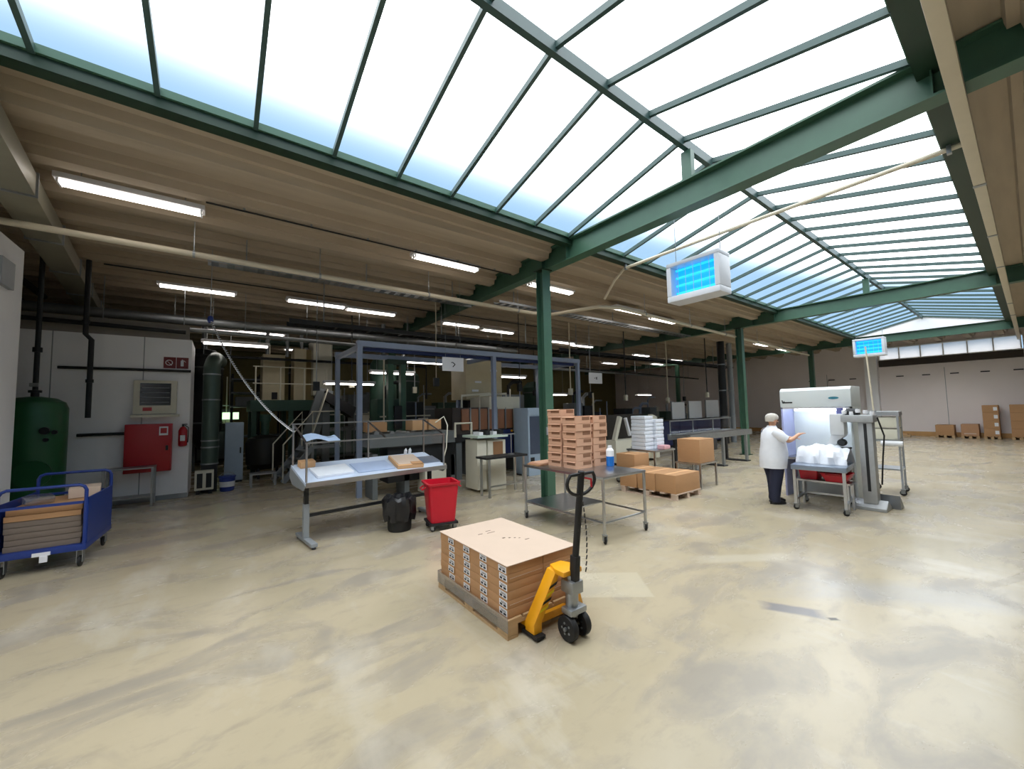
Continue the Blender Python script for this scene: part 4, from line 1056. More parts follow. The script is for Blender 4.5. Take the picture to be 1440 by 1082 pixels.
bt = thing('black_worktop', 'narrow black worktop on steel legs before the cream bench', 'table', (0, 0, 0))
YT = 6.55
xa, xb, zt2 = GY(684, 650, YT).x, GY(742, 650, YT).x, .80
MB().bx(xa, xb, YT, YT + .4, zt2 - .04, zt2).build('table_top', DARK, bt)
for x in (xa + .1, xb - .08): MB().bx(x - .02, x + .02, YT + .03, YT + .07, 0, zt2 - .04).bx(x - .02, x + .02, YT + .33, YT + .37, 0, zt2 - .04).build('leg', STEEL, bt)
MB().bx(xa + .1, xb - .08, YT + .04, YT + .06, .2, .23).build('stretcher', STEEL, bt)
cl = thing('clamp_stand', 'slim steel stand with a flat arm on the black worktop', 'stand', (xb - .28, YT + .2, zt2))
MB().lathe([(.07, 0), (.07, .015), (.01, .02), (.01, .42)], n=12).build('pole', STEEL, cl); MB().bx(-.2, .08, -.05, .05, .42, .435).build('arm', STEEL, cl)

pbx = thing('tall_cabinet', 'pale blue steel control cabinet beside the first green column', 'cabinet')
YQ = 8.0
front(742, 574, 762, 672, YQ, .62).build('body', LBLUE, pbx, .01); front(743, 577, 761, 584, YQ - .015, .015).build('door', LBLUE, pbx); front(745, 586, 760, 638, YQ - .012, .012).build('dark_screen', mat('slate_screen', '4a5468', .3), pbx)
front(747, 644, 752, 650, YQ - .02, .02).build('handle', DARK, pbx)
p = GY(752, 672, YQ); MB().bx(p.x - .25, p.x + .25, YQ + .05, YQ + .55, 0, max(.02, p.z)).build('plinth', DARK, pbx)

# carton feeder between the packing table and the press
fd = thing('carton_feeder', 'dark carton feeder machine with cream pipe frame behind the packing table', 'machine', (0, 0, 0))
YE = 7.9
front(520, 612, 640, 622, YE, .7).build('feed_bed', MGREY, fd)
front(545, 622, 640, 668, YE + .1, .5).build('drive_housing', DARK, fd, .01)
front(598, 655, 628, 690, YE - .2, .4).build('cream_box', CREAM, fd, .01)
front(574, 640, 592, 664, YE - .2, .3).build('blue_motor', DBLUE, fd, .02)
for px in (530, 575, 640): p = GY(px, 640, YE); MB().bx(p.x - .05, p.x + .05, YE + .1, YE + .6, 0, p.z).build('leg', MGREY, fd)
q0 = GY(640, 596, YE - .1); MB().tube([(q0.x, YE - .1, 1.15), (q0.x, YE - .1, q0.z), (q0.x + .42, YE - .1, q0.z), (q0.x + .42, YE - .1, q0.z - .55)], .028, 8).build('pipe_frame', CREAM, fd)
for k in range(5): p = GY(530 + 22 * k, 610, YE); MB().lathe([(.05, 0), (.05, .6)], (p.x, YE + .02, p.z), 12, 'y').build('roller', GALV, fd)
q1 = GY(575, 600, YE + .1)
for k, (dx, w_) in enumerate(((0, .34), (.36, .30))):
    carton('small_carton', ('tan carton on the feeder bed nearest the green machine column', 'tan carton on the feeder bed beside the cream pipe frame')[k], (q1.x + .25 + dx, YE + .3, GY(560, 612, YE).z + .07), w_, .36, .22, .05, TAN)
carton('small_carton', 'brown carton under the clear guard on the feeder bed', (GY(535, 600, YE).x, YE + .35, GY(560, 612, YE).z + .07), .4, .4, .2, -.1, CARD)


# clutter machines further back
def machine(name, lab, x, y, w, d, h, m1, m2, seed):
    rnd = random.Random(seed); t = thing(name, lab, 'machine', (x, y, 0))
    MB().bx(-w / 2, w / 2, 0, d, .12, h * .45).build('base', m1, t, .015)
    for sx in (-1, 1): MB().bx(sx * (w / 2 - .12) - .06, sx * (w / 2 - .12) + .06, .1, d - .1, 0, .12).build('foot', DARK, t)
    n = rnd.randint(2, 4); ww = w / n
    for k in range(n):
        hh = h * rnd.uniform(.65, 1.0)
        MB().bx(-w / 2 + k * ww + .05, -w / 2 + (k + 1) * ww - .05, d * .25, d * .8, h * .45, hh).build('housing', rnd.choice([m1, m2, MGREY]), t, .015)
        if rnd.random() < .7:
            xx = -w / 2 + (k + .5) * ww
            MB().tube([(xx, d * .5, hh), (xx, d * .5, hh + .35), (xx + .2, d * .5, hh + .5), (xx + .6, d * .5, hh + .5)], rnd.uniform(.03, .08), 10).build('pipe', rnd.choice([GALV, DARK, BGREY]), t)
        MB().bx(-w / 2 + k * ww + .1, -w / 2 + (k + 1) * ww - .1, -.02, 0, .2, h * .4).build('panel', m2, t, .005)
    for k in range(rnd.randint(3, 5)):
        xx = rnd.uniform(-w / 2, w / 2); MB().cyl((xx, -.1, .05), (xx, -.1, h * rnd.uniform(.7, 1.1)), .02, 8).build('frame_post', rnd.choice([BGREY, CREAM, GALV]), t)
    z = h * rnd.uniform(.5, .75); MB().cyl((-w / 2, -.1, z), (w / 2, -.1, z), .02, 8).build('guard_rail', rnd.choice([CREAM, GALV]), t)
    for k in range(3): MB().bx(rnd.uniform(-w / 2, w / 2 - .2), rnd.uniform(-w / 2, w / 2 - .2) + .0 if False else w / 2 - rnd.uniform(.0, .1), .05, .2, h * .45, h * .45 + rnd.uniform(.1, .3)).build('fitting', rnd.choice([DARK, GALV, CREAM]), t) if False else None
    MB().bx(w / 2 - .35, w / 2 - .05, -.06, 0, h * .5, h * .5 + .3).build('control_box', CREAM, t, .005)
    for k in range(4):
        xx = -w / 2 + (k + .5) * w / 4; MB().lathe([(.07, 0), (.07, .25)], (xx, -.02 + 0, h * .42), 12, 'y').build('roller', GALV, t)
    return t


machine('filling_machine', 'dark green filling machine behind the gantry post', 4.3, 10.9, 1.5, 1.1, 2.5, MGREEN, DARK, 1)
machine('filling_machine', 'grey filling machine between the hoppers and the gantry', 3.95, 15.6, 1.7, 1.2, 2.7, MGREY, MGREEN, 2)
machine('mixing_machine', 'dark mixing machine at the rear of the press', 8.3, 11.4, 2.2, 1.2, 2.7, DARK, MGREEN, 3)
machine('mixing_machine', 'green mixing machine behind the beige tower', 7.3, 14.6, 2.8, 1.4, 2.6, MGREEN, DARK, 4)
machine('wrapping_machine', 'dark wrapping machine behind the cream packing frame', 12.2, 11.0, 2.4, 1.2, 2.0, DARK, MGREY, 5)
machine('wrapping_machine', 'green wrapping machine deep behind the white parcels', 16.2, 11.0, 2.6, 1.2, 1.8, MGREEN, DARK, 6)
machine('wrapping_machine', 'dark machine near the rear columns of the hall', 20.6, 11.6, 2.8, 1.3, 1.9, DARK, MGREEN, 8)
machine('sealing_machine', 'dark sealing machine against the rear olive wall behind the hoppers', -1.2, 17.5, 3.2, 1.4, 2.9, DARK, MGREY, 9)
machine('sealing_machine', 'dark sealing machine against the rear olive wall behind the gantry', 4.6, 18.5, 3.6, 1.4, 2.7, MGREY, DARK, 10)
machine('sealing_machine', 'dark sealing machine against the rear olive wall behind the mixers', 11.2, 18.5, 4.0, 1.4, 2.3, DARK, MGREEN, 11)

# cream packing frame with two slanted arms
cf = thing('packing_machine', 'cream packing machine with two slanted arms and a dark opening', 'machine', (0, 0, 0))
YK = 7.6
xa, xb = GY(866, 620, YK).x, GY(924, 620, YK).x; zm = GY(890, 618, YK).z; ztp = GY(890, 588, YK).z
MB().bx(xa, xb, YK, YK + .9, .08, zm).build('base_cabinet', CREAM, cf, .015)
MB().bx(xa + .1, xb - .1, YK + .4, YK + .9, zm, ztp + .1).build('rear_housing', mat('dark_opening', '2c2620', .6), cf)
MB().bar((xb - .25, YK + .1, zm), (xb - .04, YK + .1, ztp + .05), .3, .16, (0, 1, 0)).build('slanted_arm', CREAM, cf, .01)
MB().bar((xa + .06, YK + .1, zm), (xa + .35, YK + .1, ztp + .05), .12, .12, (0, 1, 0)).build('slanted_arm', CREAM, cf, .01)
MB().bar((xa + .95, YK + .2, zm + .1), (xa + .75, YK + .2, ztp + .0), .08, .08, (0, 1, 0)).build('lever', PAPER, cf)
MB().bx(xb - .42, xb - .02, YK - .1, YK + .1, .08, zm + .2).build('side_plate', CREAM, cf, .01)
for (a, b) in ((888, 628), (902, 643)): front(a, b, a + 6, b + 5, YK - .012, .012).build('knob', BLACK, cf)
MB().bx(xa + .1, xb - .1, YK + .1, YK + .8, 0, .08).build('plinth', DARK, cf)

# conveyor line with leg
cv = thing('roller_conveyor', 'grey roller conveyor with glazed rail behind the person', 'conveyor', (0, 0, 0))
YV = 5.45
xa, xb = 9.9, 13.6
MB().bx(xa, xb, YV, YV + .06, .82, .98).build('side_rail', GALV, cv); MB().bx(xa, xb, YV + .6, YV + .66, .82, .98).build('side_rail', GALV, cv)
for k in range(24): MB().cyl((xa + .1 + k * .15, YV + .06, .95), (xa + .1 + k * .15, YV + .6, .95), .03, 10).build('roller', STEEL, cv)
for x in (xa + .3, xa + 1.8, xb - .4):
    for y in (YV + .03, YV + .63): MB().bx(x - .05, x + .05, y - .03, y + .03, .0, .82).build('leg', DARK if y > YV + .1 else GALV, cv)
    MB().bx(x - .12, x + .12, YV - .03, YV + .69, 0.0, .03).build('foot', DARK, cv)
for x in (xa + .1, xa + 1.3, xa + 2.5, xb - .05): MB().bx(x - .012, x + .012, YV + .62, YV + .645, .98, 1.34).build('rail_post', GALV, cv)
MB().bx(xa + .1, xb, YV + .62, YV + .645, 1.32, 1.35).build('top_rail', GALV, cv); MB().bx(xa + .1, xb, YV + .628, YV + .634, 1.0, 1.32).build('clear_screen', PLEXI, cv)
MB().bx(xa + .7, xa + 1.3, YV - .05, YV + .4, .52, .80).build('drive_box', DARK, cv, .01)

# bank of white panels on a dark blue counter
for k in range(3):
    a, b = GY(945 + k * 24, 574, 11.0), GY(964 + k * 24, 597, 11.0)
    t = thing('wall_board', ('white board beside the white parcels on the dark blue counter', 'white board in the middle of the dark blue counter', 'white framed board at the column end of the dark blue counter')[k], 'board', ((a.x + b.x) / 2, 9.4, 0))
    a, b = GY(945 + k * 24, 574, 9.4), GY(964 + k * 24, 597, 9.4); t.location.x = (a.x + b.x) / 2; t.location.z = 1.18
    MB().bx(-abs(b.x - a.x) / 2, abs(b.x - a.x) / 2, 0, .04, 0, abs(a.z - b.z)).build('panel', PAPER, t, .004); MB().bx(-abs(b.x - a.x) / 2 - .02, -abs(b.x - a.x) / 2, 0, .05, 0, abs(a.z - b.z) + .02).build('frame_strip', GREYP, t)
    MB().bx(-.2, .2, .0, .25, -.02, 0).build('foot', GREYP, t)
a, b = GY(925, 600, 9.35), GY(1020, 600, 9.35)
cn = thing('blue_counter', 'dark blue counter under the white boards', 'counter', ((a.x + b.x) / 2, 9.3, 0)); w2 = (b.x - a.x) / 2
MB().bx(-w2, w2, 0, .6, .1, 1.12).build('body', DBLUE, cn, .01); MB().bx(-w2 - .03, w2 + .03, -.03, .62, 1.12, 1.16).build('top', DARK, cn)
MB().bx(-w2 + .05, w2 - .05, .05, .55, 0, .1).build('plinth', BLACK, cn)
for k in range(4): MB().bx(-w2 + .1 + k * w2 / 2, -w2 + k * w2 / 2 + w2 / 2 - .05, -.012, 0, .2, 1.05).build('door', DBLUE, cn)
for (px, r_) in ((1019, .16), (1031, .12)):
    p = GY(px, 600, 8.6); t = thing('vertical_duct', 'grey vertical duct pipe beside the second green column' if px > 1025 else 'dark vertical duct pipe at the end of the blue counter', 'duct', (p.x, 8.6, 0))
    MB().cyl((0, 0, 0), (0, 0, 4.7), r_, 16).build('pipe', GREYP if px > 1025 else DARK, t)
    for z in (1.2, 2.4, 3.6): MB().lathe([(r_ + .02, z), (r_ + .02, z + .05)], n=16).build('collar', GALV, t)
sp = thing('sign_post', 'slim white post below the sign above the carton trays', 'post', (GY(834, 560, 9.0).x, 9.0, 0))
MB().cyl((0, 0, 0.02), (0, 0, 2.25), .03, 8).build('shaft', PIPEW, sp); MB().lathe([(.15, 0), (.15, .02)], n=14).build('base_plate', GALV, sp)

# spiral air hose from the roof to the packing table
hs = thing('spiral_hose', 'white spiral hose drooping from the roof to the packing table guard', 'hose')
c0 = G(298, 383, 4.3); c1 = Vector((c0.x, c0.y, 0)); 
zk = CAM_H + (GY(298, 450, c0.y).z - CAM_H); k0 = Vector((c0.x, c0.y, GY(298, 450, c0.y).z)); end = TT @ Vector((.02, DP - .02, ZG1 - .1))
MB().cyl((c0.x, c0.y, 4.72), k0, .006, 6).build('drop_line', GALV, hs)
MB().lathe([(.03, -.06), (.045, -.03), (.045, .03), (.03, .06)], k0, 12).build('coupling', BLUE, hs)
mid1 = k0.lerp(end, .33) - Vector((0, 0, .35)); mid2 = k0.lerp(end, .7) - Vector((0, 0, .30))
hel = []; core = []
NN = 60 * 7
for i in range(NN + 1):
    t = i / NN; p = (1 - t) ** 3 * k0 + 3 * (1 - t) ** 2 * t * mid1 + 3 * (1 - t) * t * t * mid2 + t ** 3 * end
    a = i / 7 * 2 * math.pi
    hel.append(p + Vector((math.cos(a) * .016, math.sin(a) * .016, math.sin(a) * .006)))
    if i % 7 == 0: core.append(p)
MB().tube(hel, .006, 5).build('hose_coil', PAPER, hs); MB().tube(core, .007, 6).build('hose_core', DARK, hs)

# ------------------------------------------------------------------ hooded work station
HX = 8.75
ya, yb = GX(1097, 560, HX).y, GX(1197, 560, HX).y
hd = thing('hooded_cabinet', 'white hooded cabinet with lit white interior behind the film roll table', 'cabinet', (HX, (ya + yb) / 2, 0)); hw_ = (ya - yb) / 2
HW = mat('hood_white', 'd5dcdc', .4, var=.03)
hdz0, hdz1 = 1.68, 2.04
MB().prism([(-.02, hdz0), (-.02, hdz1 - .05), (.05, hdz1), (.6, hdz1), (.6, hdz0)], -hw_, hw_, 'y').build('canopy', HW, hd, .01)
MB().bx(-.028, -.02, hw_ * .62, hw_ * .88, 1.76, 1.785).build('brand_lettering', INK, hd)
mk = MB(); mk.bar((-.026, hw_ * .93, 1.82), (-.026, hw_ * .90, 1.76), .014, .006, (1, 0, 0)); mk.bar((-.026, hw_ * .90, 1.76), (-.026, hw_ * .86, 1.80), .014, .006, (1, 0, 0)); mk.build('brand_mark', INK, hd)
mk = MB(); mk.T = Matrix.Translation((-.02, -hw_ * .55, 1.84)) @ Matrix.Diagonal((1, 1.9, .55, 1)); mk.lathe([(.04, -.006), (.04, 0)], (0, 0, 0), 16, 'x'); mk.build('oval_badge', mat('teal_badge', '2a7a8c', .4), hd)
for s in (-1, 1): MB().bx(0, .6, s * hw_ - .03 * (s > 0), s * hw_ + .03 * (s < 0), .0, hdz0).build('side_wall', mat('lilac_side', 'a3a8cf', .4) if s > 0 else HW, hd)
MB().bx(.57, .6, -hw_ + .03, hw_ - .03, .0, hdz0).build('back_wall', HW, hd)
MB().bx(.0, .57, -hw_ + .03, hw_ - .03, .70, .74).build('work_shelf', STEEL, hd)
MB().cyl((.25, -hw_ + .15, hdz0 - .05), (.25, hw_ - .15, hdz0 - .05), .02, 10).build('inner_tube', mat('lit_hood_tube', 'ffffff', .4, emit=('eef4ff', 22)), hd)
MB().bx(.0, .02, -hw_, hw_, hdz0 - .03, hdz0).build('canopy_edge', PAPER, hd)

# draped film roll
dpf = thing('film_bundle', 'white plastic film bundle bulging over the steel table edge', 'film', (8.30, (ya + yb) / 2 - .22, .742))
m = MB(); nu, nv = 22, 8; L_ = .70
for i in range(nu + 1):
    for j in range(nv + 1):
        u = i / nu; a = j / nv * math.pi
        rad = .25 * (.8 + .25 * math.sin(u * math.pi)) + .02 * math.sin(u * 21 + j * 1.7)
        m.v.append((-math.cos(a) * rad * 1.1, -L_ / 2 + L_ * u, max(0.0, math.sin(a) * rad * 1.15)))
for i in range(nu):
    for j in range(nv): a = i * (nv + 1) + j; m.f.append((a, a + 1, a + nv + 2, a + nv + 1))
m.build('draped_film', mat('white_film', 'e4e9f2', .3, var=.05, scale=12, bump=.3), dpf)

tb = thing('film_table', 'steel table with wheels carrying the white film bundle', 'table', (8.12, (ya + yb) / 2 - .23, 0), R(6))
tx, ty = .40, .36
MB().bx(-tx, tx, -ty, ty, .66, .74).build('table_top', mat('blue_steel_edge', '8c99ab', .3, .7), tb, .006)
for sx in (-1, 1):
    for sy in (-1, 1):
        MB().bx(sx * (tx - .04) - .02, sx * (tx - .04) + .02, sy * (ty - .04) - .02, sy * (ty - .04) + .02, .10, .66).build('leg', STEEL, tb); caster(tb, sx * (tx - .04), sy * (ty - .04), .10, .042, .025, .6)
MB().bx(-tx + .04, tx - .04, ty - .06, ty - .02, .16, .19).build('stretcher', STEEL, tb); MB().bx(-tx + .04, tx - .04, -ty + .02, -ty + .06, .16, .19).build('stretcher', STEEL, tb)
MB().bx(tx - .06, tx - .02, -ty, ty, .16, .19).build('stretcher', STEEL, tb)
bc = (ya + yb) / 2
o = thing('red_crate', 'small red plastic crate on a trestle under the film table behind the person', 'crate', (8.27, bc - .02, .459))
loft([rrect(.13, .12, 0, .02), rrect(.15, .14, .17, .02), rrect(.135, .125, .17, .02), rrect(.12, .11, .02, .02)]).build('tub', RED, o); MB().bx(-.03, .03, -.155, -.14, .13, .16).build('handle', REDP, o)
o2 = thing('trestle', 'low steel trestle carrying the red crate and tub', 'trestle', (8.20, bc - .22, 0))
MB().bx(-.16, .16, -.38, .38, .43, .458).build('board', STEEL, o2)
for sy in (-1, 1):
    for sx in (-1, 1): MB().bx(sx * .14 - .015, sx * .14 + .015, sy * .34 - .015, sy * .34 + .015, 0, .43).build('leg', STEEL, o2)
o = thing('red_tub', 'wide red tub on a trestle under the film table beside the grey pillar', 'tub', (8.20, bc - .40, .459))
loft([rrect(.14, .13, 0, .04), rrect(.19, .20, .14, .05), rrect(.18, .19, .14, .05), rrect(.13, .12, .02, .04)]).build('tub', RED, o); MB().tube([(-.2, -.1, .13), (-.23, -.1, .12), (-.23, .1, .12), (-.2, .1, .13)], .01, 6).build('handle', REDP, o)

# stitching head on a grey pillar
pe = thing('stitching_machine', 'grey pillar-mounted stitching machine reaching over the film table', 'machine', (8.62, 1.70, 0))
PGR = mat('hammertone_grey', 'a8abad', .4, .2, var=.12, scale=20)
MB().prism([(-.16, 0), (.2, 0), (.2, .05), (.0, .16), (-.16, .05)], -.20, .24, 'y').build('base', PGR, pe, .012)
MB().bx(-.1, .26, .16, .24, .0, .05).build('foot_plate', mat('tread_plate', '7d8084', .35, .6), pe); MB().add([(.24, -.3, 0), (.5, -.3, 0), (.5, .1, 0), (.24, .1, 0), (.24, -.3, .22), (.24, .1, .22)], [(0, 3, 2, 1), (0, 1, 4), (3, 5, 2), (1, 2, 5, 4), (0, 4, 5, 3)]).build('pedal_ramp', MATS['tread_plate'], pe)
MB().bx(-.10, .10, -.09, .09, .1, 1.50).build('pillar', PGR, pe, .015); MB().bx(-.104, -.10, -.02, .02, .3, 1.4).build('pillar_slot', DARK, pe)
MB().bx(-.16, .14, -.12, .30, 1.42, 1.54).build('head_beam', PGR, pe, .02)
MB().bx(-.14, .10, .26, .46, 1.20, 1.56).build('machine_head', mat('light_grey_head', 'cfd2d4', .4), pe, .03)
MB().prism([(.26, 1.2), (.46, 1.2), (.50, 1.08), (.56, 1.02), (.40, 1.02), (.34, 1.12)], -.08, .06, 'x').build('needle_arm', MATS['light_grey_head'], pe, .01)
MB().bx(-.12, .08, .22, .66, .955, .99).build('anvil', DARK, pe, .005)
MB().lathe([(.05, -.12), (.06, -.1), (.06, .0)], (0, .32, 1.07), 14, 'x').build('drive_pulley', DARK, pe)
MB().lathe([(.07, -.16), (.07, .0), (.04, .03)], (.0, .24, 1.58), 14, 'y').build('motor', DARK, pe)
for k in range(5): MB().lathe([(.03, 0), (.035, .03), (.03, .06)], (-.08 + .03 * (k % 2), -.1 + k * .09, 1.54 + .02 * (k % 3)), 10).build('thread_spool', PAPER, pe)
MB().lathe([(.05, 0), (.05, .10)], (-.02, .33, 1.56), 12).build('blue_reel', mat('violet_reel', '6a6fa8', .4), pe)
MB().tube([(0, -.14, 1.5), (.05, -.2, 1.2), (.05, -.16, .8), (.1, -.12, .4)], .012, 6).build('cable', BLACK, pe)

sc_ = thing('side_cart', 'stainless side cart with white bins right beside the grey pillar', 'cart', G(1250, 694) + Vector((.15, 0, 0)), R(4))
for sx in (-1, 1):
    for sy in (-1, 1): MB().bx(sx * .26 - .016, sx * .26 + .016, sy * .2 - .016, sy * .2 + .016, .12, 1.56).build('post', STEEL, sc_); caster(sc_, sx * .26, sy * .2, .12, .05, .025)
for z in (.46, 1.0, 1.54): MB().bx(-.28, .28, -.22, .22, z, z + .025).build('shelf', STEEL, sc_)
MB().bx(-.285, .285, -.225, .225, 1.49, 1.54).build('top_rim', STEEL, sc_)
for (z, h_) in ((1.03, .2), (1.26, .2)): MB().bx(-.25, .25, -.2, .2, z, z + h_).build('white_bin', CREAM, sc_, .01)
MB().lathe([(.05, -.25), (.05, .05)], (-.3, 0, .96), 12, 'y').build('paper_roll', PAPER, sc_)
cpole = thing('power_pole', 'thin white pole rising from the side cart towards the insect trap', 'pole', sc_.location + Vector((-.18, .12, 1.566)))
MB().cyl((0, 0, 0), (.06, .06, 1.30), .014, 8).build('shaft', PIPEW, cpole); MB().lathe([(.04, 0), (.04, .02)], n=12).build('foot', GALV, cpole)

# ------------------------------------------------------------------ cartons along the far wall
FX = 27.6
for k, (p0, p1, ytop, lab) in enumerate([(1315, 1343, 598, 'small plain brown carton on a pallet by the far wall'), (1351, 1378, 597, 'small brown carton with pale printed band by the far wall'), (1383, 1408, 570, 'brown carton with white label in the tall pile by the far wall'), (1422, 1450, 569, 'plain brown carton in the tall pile by the far wall')]):
    a, b = GX(p0, 610, FX), GX(p1, 610, FX); h = max(.5, GX((p0 + p1) / 2, ytop, FX).z); cy_ = (a.y + b.y) / 2; wd = abs(a.y - b.y)
    tp = thing('wooden_pallet', ['pallet under the small plain carton pile by the far wall', 'pallet under the second small carton pile by the far wall', 'pallet under the labelled tall carton pile by the far wall', 'pallet under the plain tall carton pile by the far wall'][k], 'pallet', (FX + .4, cy_, 0))
    for j in range(5): MB().bx(-.4, .4, -wd / 2 + j * wd / 5 + .01, -wd / 2 + (j + 1) * wd / 5 - .02, .09, .11).build('deck_board', WOOD, tp)
    for j in (-1, 0, 1): MB().bx(-.4, .4, j * (wd / 2 - .06) - .05, j * (wd / 2 - .06) + .05, 0, .09).build('runner', WOOD, tp)
    n = 1 if k < 2 else 4; hh = (h - .112) / n
    for j in range(n):
        t = thing('stacked_carton', lab if n == 1 else ORD[j] + ' ' + lab, 'carton', (FX + .4, cy_, .112 + j * hh), 0, None if n == 1 else ('layers of the labelled pile' if k == 2 else 'layers of the plain pile'))
        MB().bx(-.38, .38, -wd / 2 + .02, wd / 2 - .02, 0, hh - .004).build('carton_body', CARD if k != 1 else mat('warm_card', 'b98d6a', .8), t, .006)
        if k == 1: MB().bx(-.383, -.38, -wd / 2 + .1, wd / 2 - .1, .08, .13).build('printed_band', CARDL, t)
        if k == 2: MB().bx(-.384, -.38, -wd / 2 + .05, -wd / 2 + .16, hh * .3, hh * .75).build('white_label', PAPER, t)
o = thing('floor_plank', 'pale wooden plank lying at the foot of the far wall', 'plank', (27.6, 4.3, 0)); MB().bx(-.15, .15, -.5, .5, 0, .1).build('board', WOOD, o); MB().bx(-.15, .15, -.4, .1, .1, .14).build('offcut', TAN, o)
pil = MB().bx(XW1 - .4, XW1, 4.95, 5.45, 0, 4.9).build('trim_1', WHITE); tag(pil, kind='structure', label='white pilaster on the far wall')

# stand-in silos and supply drops added to fill the dark rear; twin green columns
for k, (x, y, r_, h_, m_, lab) in enumerate([(4.35, 12.9, .42, 3.6, MGREEN, 'stand-in dark green silo behind the brown panelled press'), (2.75, 17.3, .6, 3.9, DARK, 'stand-in black silo behind the beige hoppers'), (6.9, 17.6, .7, 3.7, MGREEN, 'stand-in dark green silo behind the beige tower'), (9.6, 15.8, .6, 3.6, DARK, 'stand-in black silo behind the green mixing machine'), (-.4, 15.6, .5, 3.8, DARK, 'stand-in black silo behind the round green duct'), (13.9, 16.4, .7, 3.2, MGREEN, 'stand-in dark green silo at the rear behind the wrapping machines')]):
    t = thing('stand_in_silo', lab, 'silo', (x, y, 0))
    MB().lathe([(.08, .7), (r_, 1.3), (r_, h_ - .3), (r_ * .6, h_), (.08, h_ + .05)], n=20).build('shell', m_, t)
    for j in range(4): a_ = j * 1.571 + .5; MB().bar((r_ * .8 * math.cos(a_), r_ * .8 * math.sin(a_), 0), (r_ * .92 * math.cos(a_), r_ * .92 * math.sin(a_), 1.6), .07).build('leg', MGREY, t)
    MB().cyl((0, 0, h_), (0, 0, 4.68), .07, 10).build('feed_pipe', GALV, t)
    for z in (1.5, h_ - .6): MB().lathe([(r_ + .02, z), (r_ + .02, z + .05)], n=20).build('hoop', MGREY, t)
tw = thing('lifting_mast', 'twin green lifting mast standing behind the gantry post', 'machine', (3.75, 10.1, 0))
for s in (-1, 1): MB().bx(s * .17 - .07, s * .17 + .07, -.08, .08, .05, 3.0).build('mast_post', GREEN, tw)
MB().bx(-.3, .3, -.2, .2, 0, .05).build('base_plate', DARK, tw); MB().bx(-.26, .26, -.1, .1, 3.0, 3.12).build('head', DGREEN, tw); MB().bx(-.1, .1, -.16, -.09, 1.3, 1.9).build('carriage', DARK, tw)
MB().cyl((-.36, -.1, .05), (-.36, -.1, 3.1), .02, 8).build('guide_tube', PIPEW, tw)
for k, (x, y, z) in enumerate([(1.9, 10.6, 2.3), (3.2, 12.1, 2.5), (4.6, 9.6, 2.4), (6.3, 11.6, 2.5), (7.4, 9.9, 2.3), (9.6, 9.4, 2.2), (10.6, 9.9, 2.1), (12.6, 9.7, 2.0), (1.5, 16.9, 2.6), (5.6, 13.2, 2.4), (10.4, 12.1, 2.3), (15.5, 9.6, 1.9), (18.5, 10.2, 2.0), (17.0, 8.6, 2.1)]):  # drops added as stand-ins for unidentified hanging clutter
    t = thing('stand_in_drop', 'stand-in slim supply drop with socket box hung ' + ('before the stand-in black silo by the gantry', 'over the inclined conveyor', 'beside the twin green mast', 'over the brown panelled press', 'over the beige tower', 'before the dark mixing machine', 'behind the sign above the trays', 'over the cream packing machine', 'behind the beige hoppers', 'beside the rear green column', 'behind the mixing machine', 'over the white boards', 'over the rear wrapping machine', 'beyond the second green column')[k], 'supply drop', (x, 5.665 + .95 * round((y - 5.665) / .95) + (.08 if k in (0, 3) else 0), z), 0, 'stand-in supply drops over the machines')
    MB().cyl((0, 0, .22), (0, 0, 4.70 - z), .022 if k % 2 else .012, 8).build('drop_tube', (GALV, DARK, PIPEW)[k % 3], t); MB().bx(-.07, .07, -.05, .05, 0, .22).build('socket_box', (DARK, CREAM)[k % 2], t, .006)
for k, (x0, x1, y, z, m_) in enumerate([(1.2, 9.0, 9.9, 3.75, DARK), (9.2, 22.0, 9.75, 3.7, DARK), (1.0, 8.5, 15.25, 4.1, MGREEN), (9.0, 23.0, 15.2, 3.8, DARK)]):
    t = thing('cable_ladder', ('dark cable ladder over the gantry', 'dark cable ladder over the white boards', 'green cable ladder over the hoppers', 'dark cable ladder at the rear of the hall')[k], 'cable tray')
    for s in (-1, 1): MB().bx(x0, x1, y + s * .2 - .015, y + s * .2 + .015, z, z + .1).build('side_rail', m_, t)
    me = mesh_of(MB().bx(-.03, .03, -.185, .185, 0, .03), 'rung', m_)
    for i in range(int((x1 - x0) / .4)): instance(me, 'rung', t, (x0 + .2 + i * .4, y, z + .02))
    for f in (.1, .5, .9): MB().bx(x0 + (x1 - x0) * f - .012, x0 + (x1 - x0) * f + .012, y + .215, y + .24, z, 4.87).build('hanger', GALV, t)
    for j in range(3): MB().tube([(x0 + .1, y - .1 + j * .09, z + .065), (x1 - .1, y - .1 + j * .09, z + .065)], .02, 6).build('cable', BLACK, t)

# low lamps added as stand-ins for bright specks and to light the machines
for (px, py, Y, lab) in [(595, 511, 11.9, 'behind the gantry sign'), (552, 526, 12.15, 'beside the twin green mast'), (492, 541, 12.0, 'over the inclined conveyor'), (716, 531, 11.0, 'behind the beige tower'), (333, 486, 12.2, 'above the round green duct'), (905, 556, 14.0, 'behind the cream packing machine'), (780, 556, 12.6, 'behind the first green column')]:
    p = GY(px, py, Y)
    t = copy_tree(lamp0, loc=p, label='added low hung twin-tube lamp ' + lab); t['group'] = 'added low lamps among the machines'
    for s in (-1, 1): MB().cyl((.5 * s, 0, .25), (.5 * s, 0, 4.92 - p.z), .005, 6).build('hanging_wire', GALV, t)

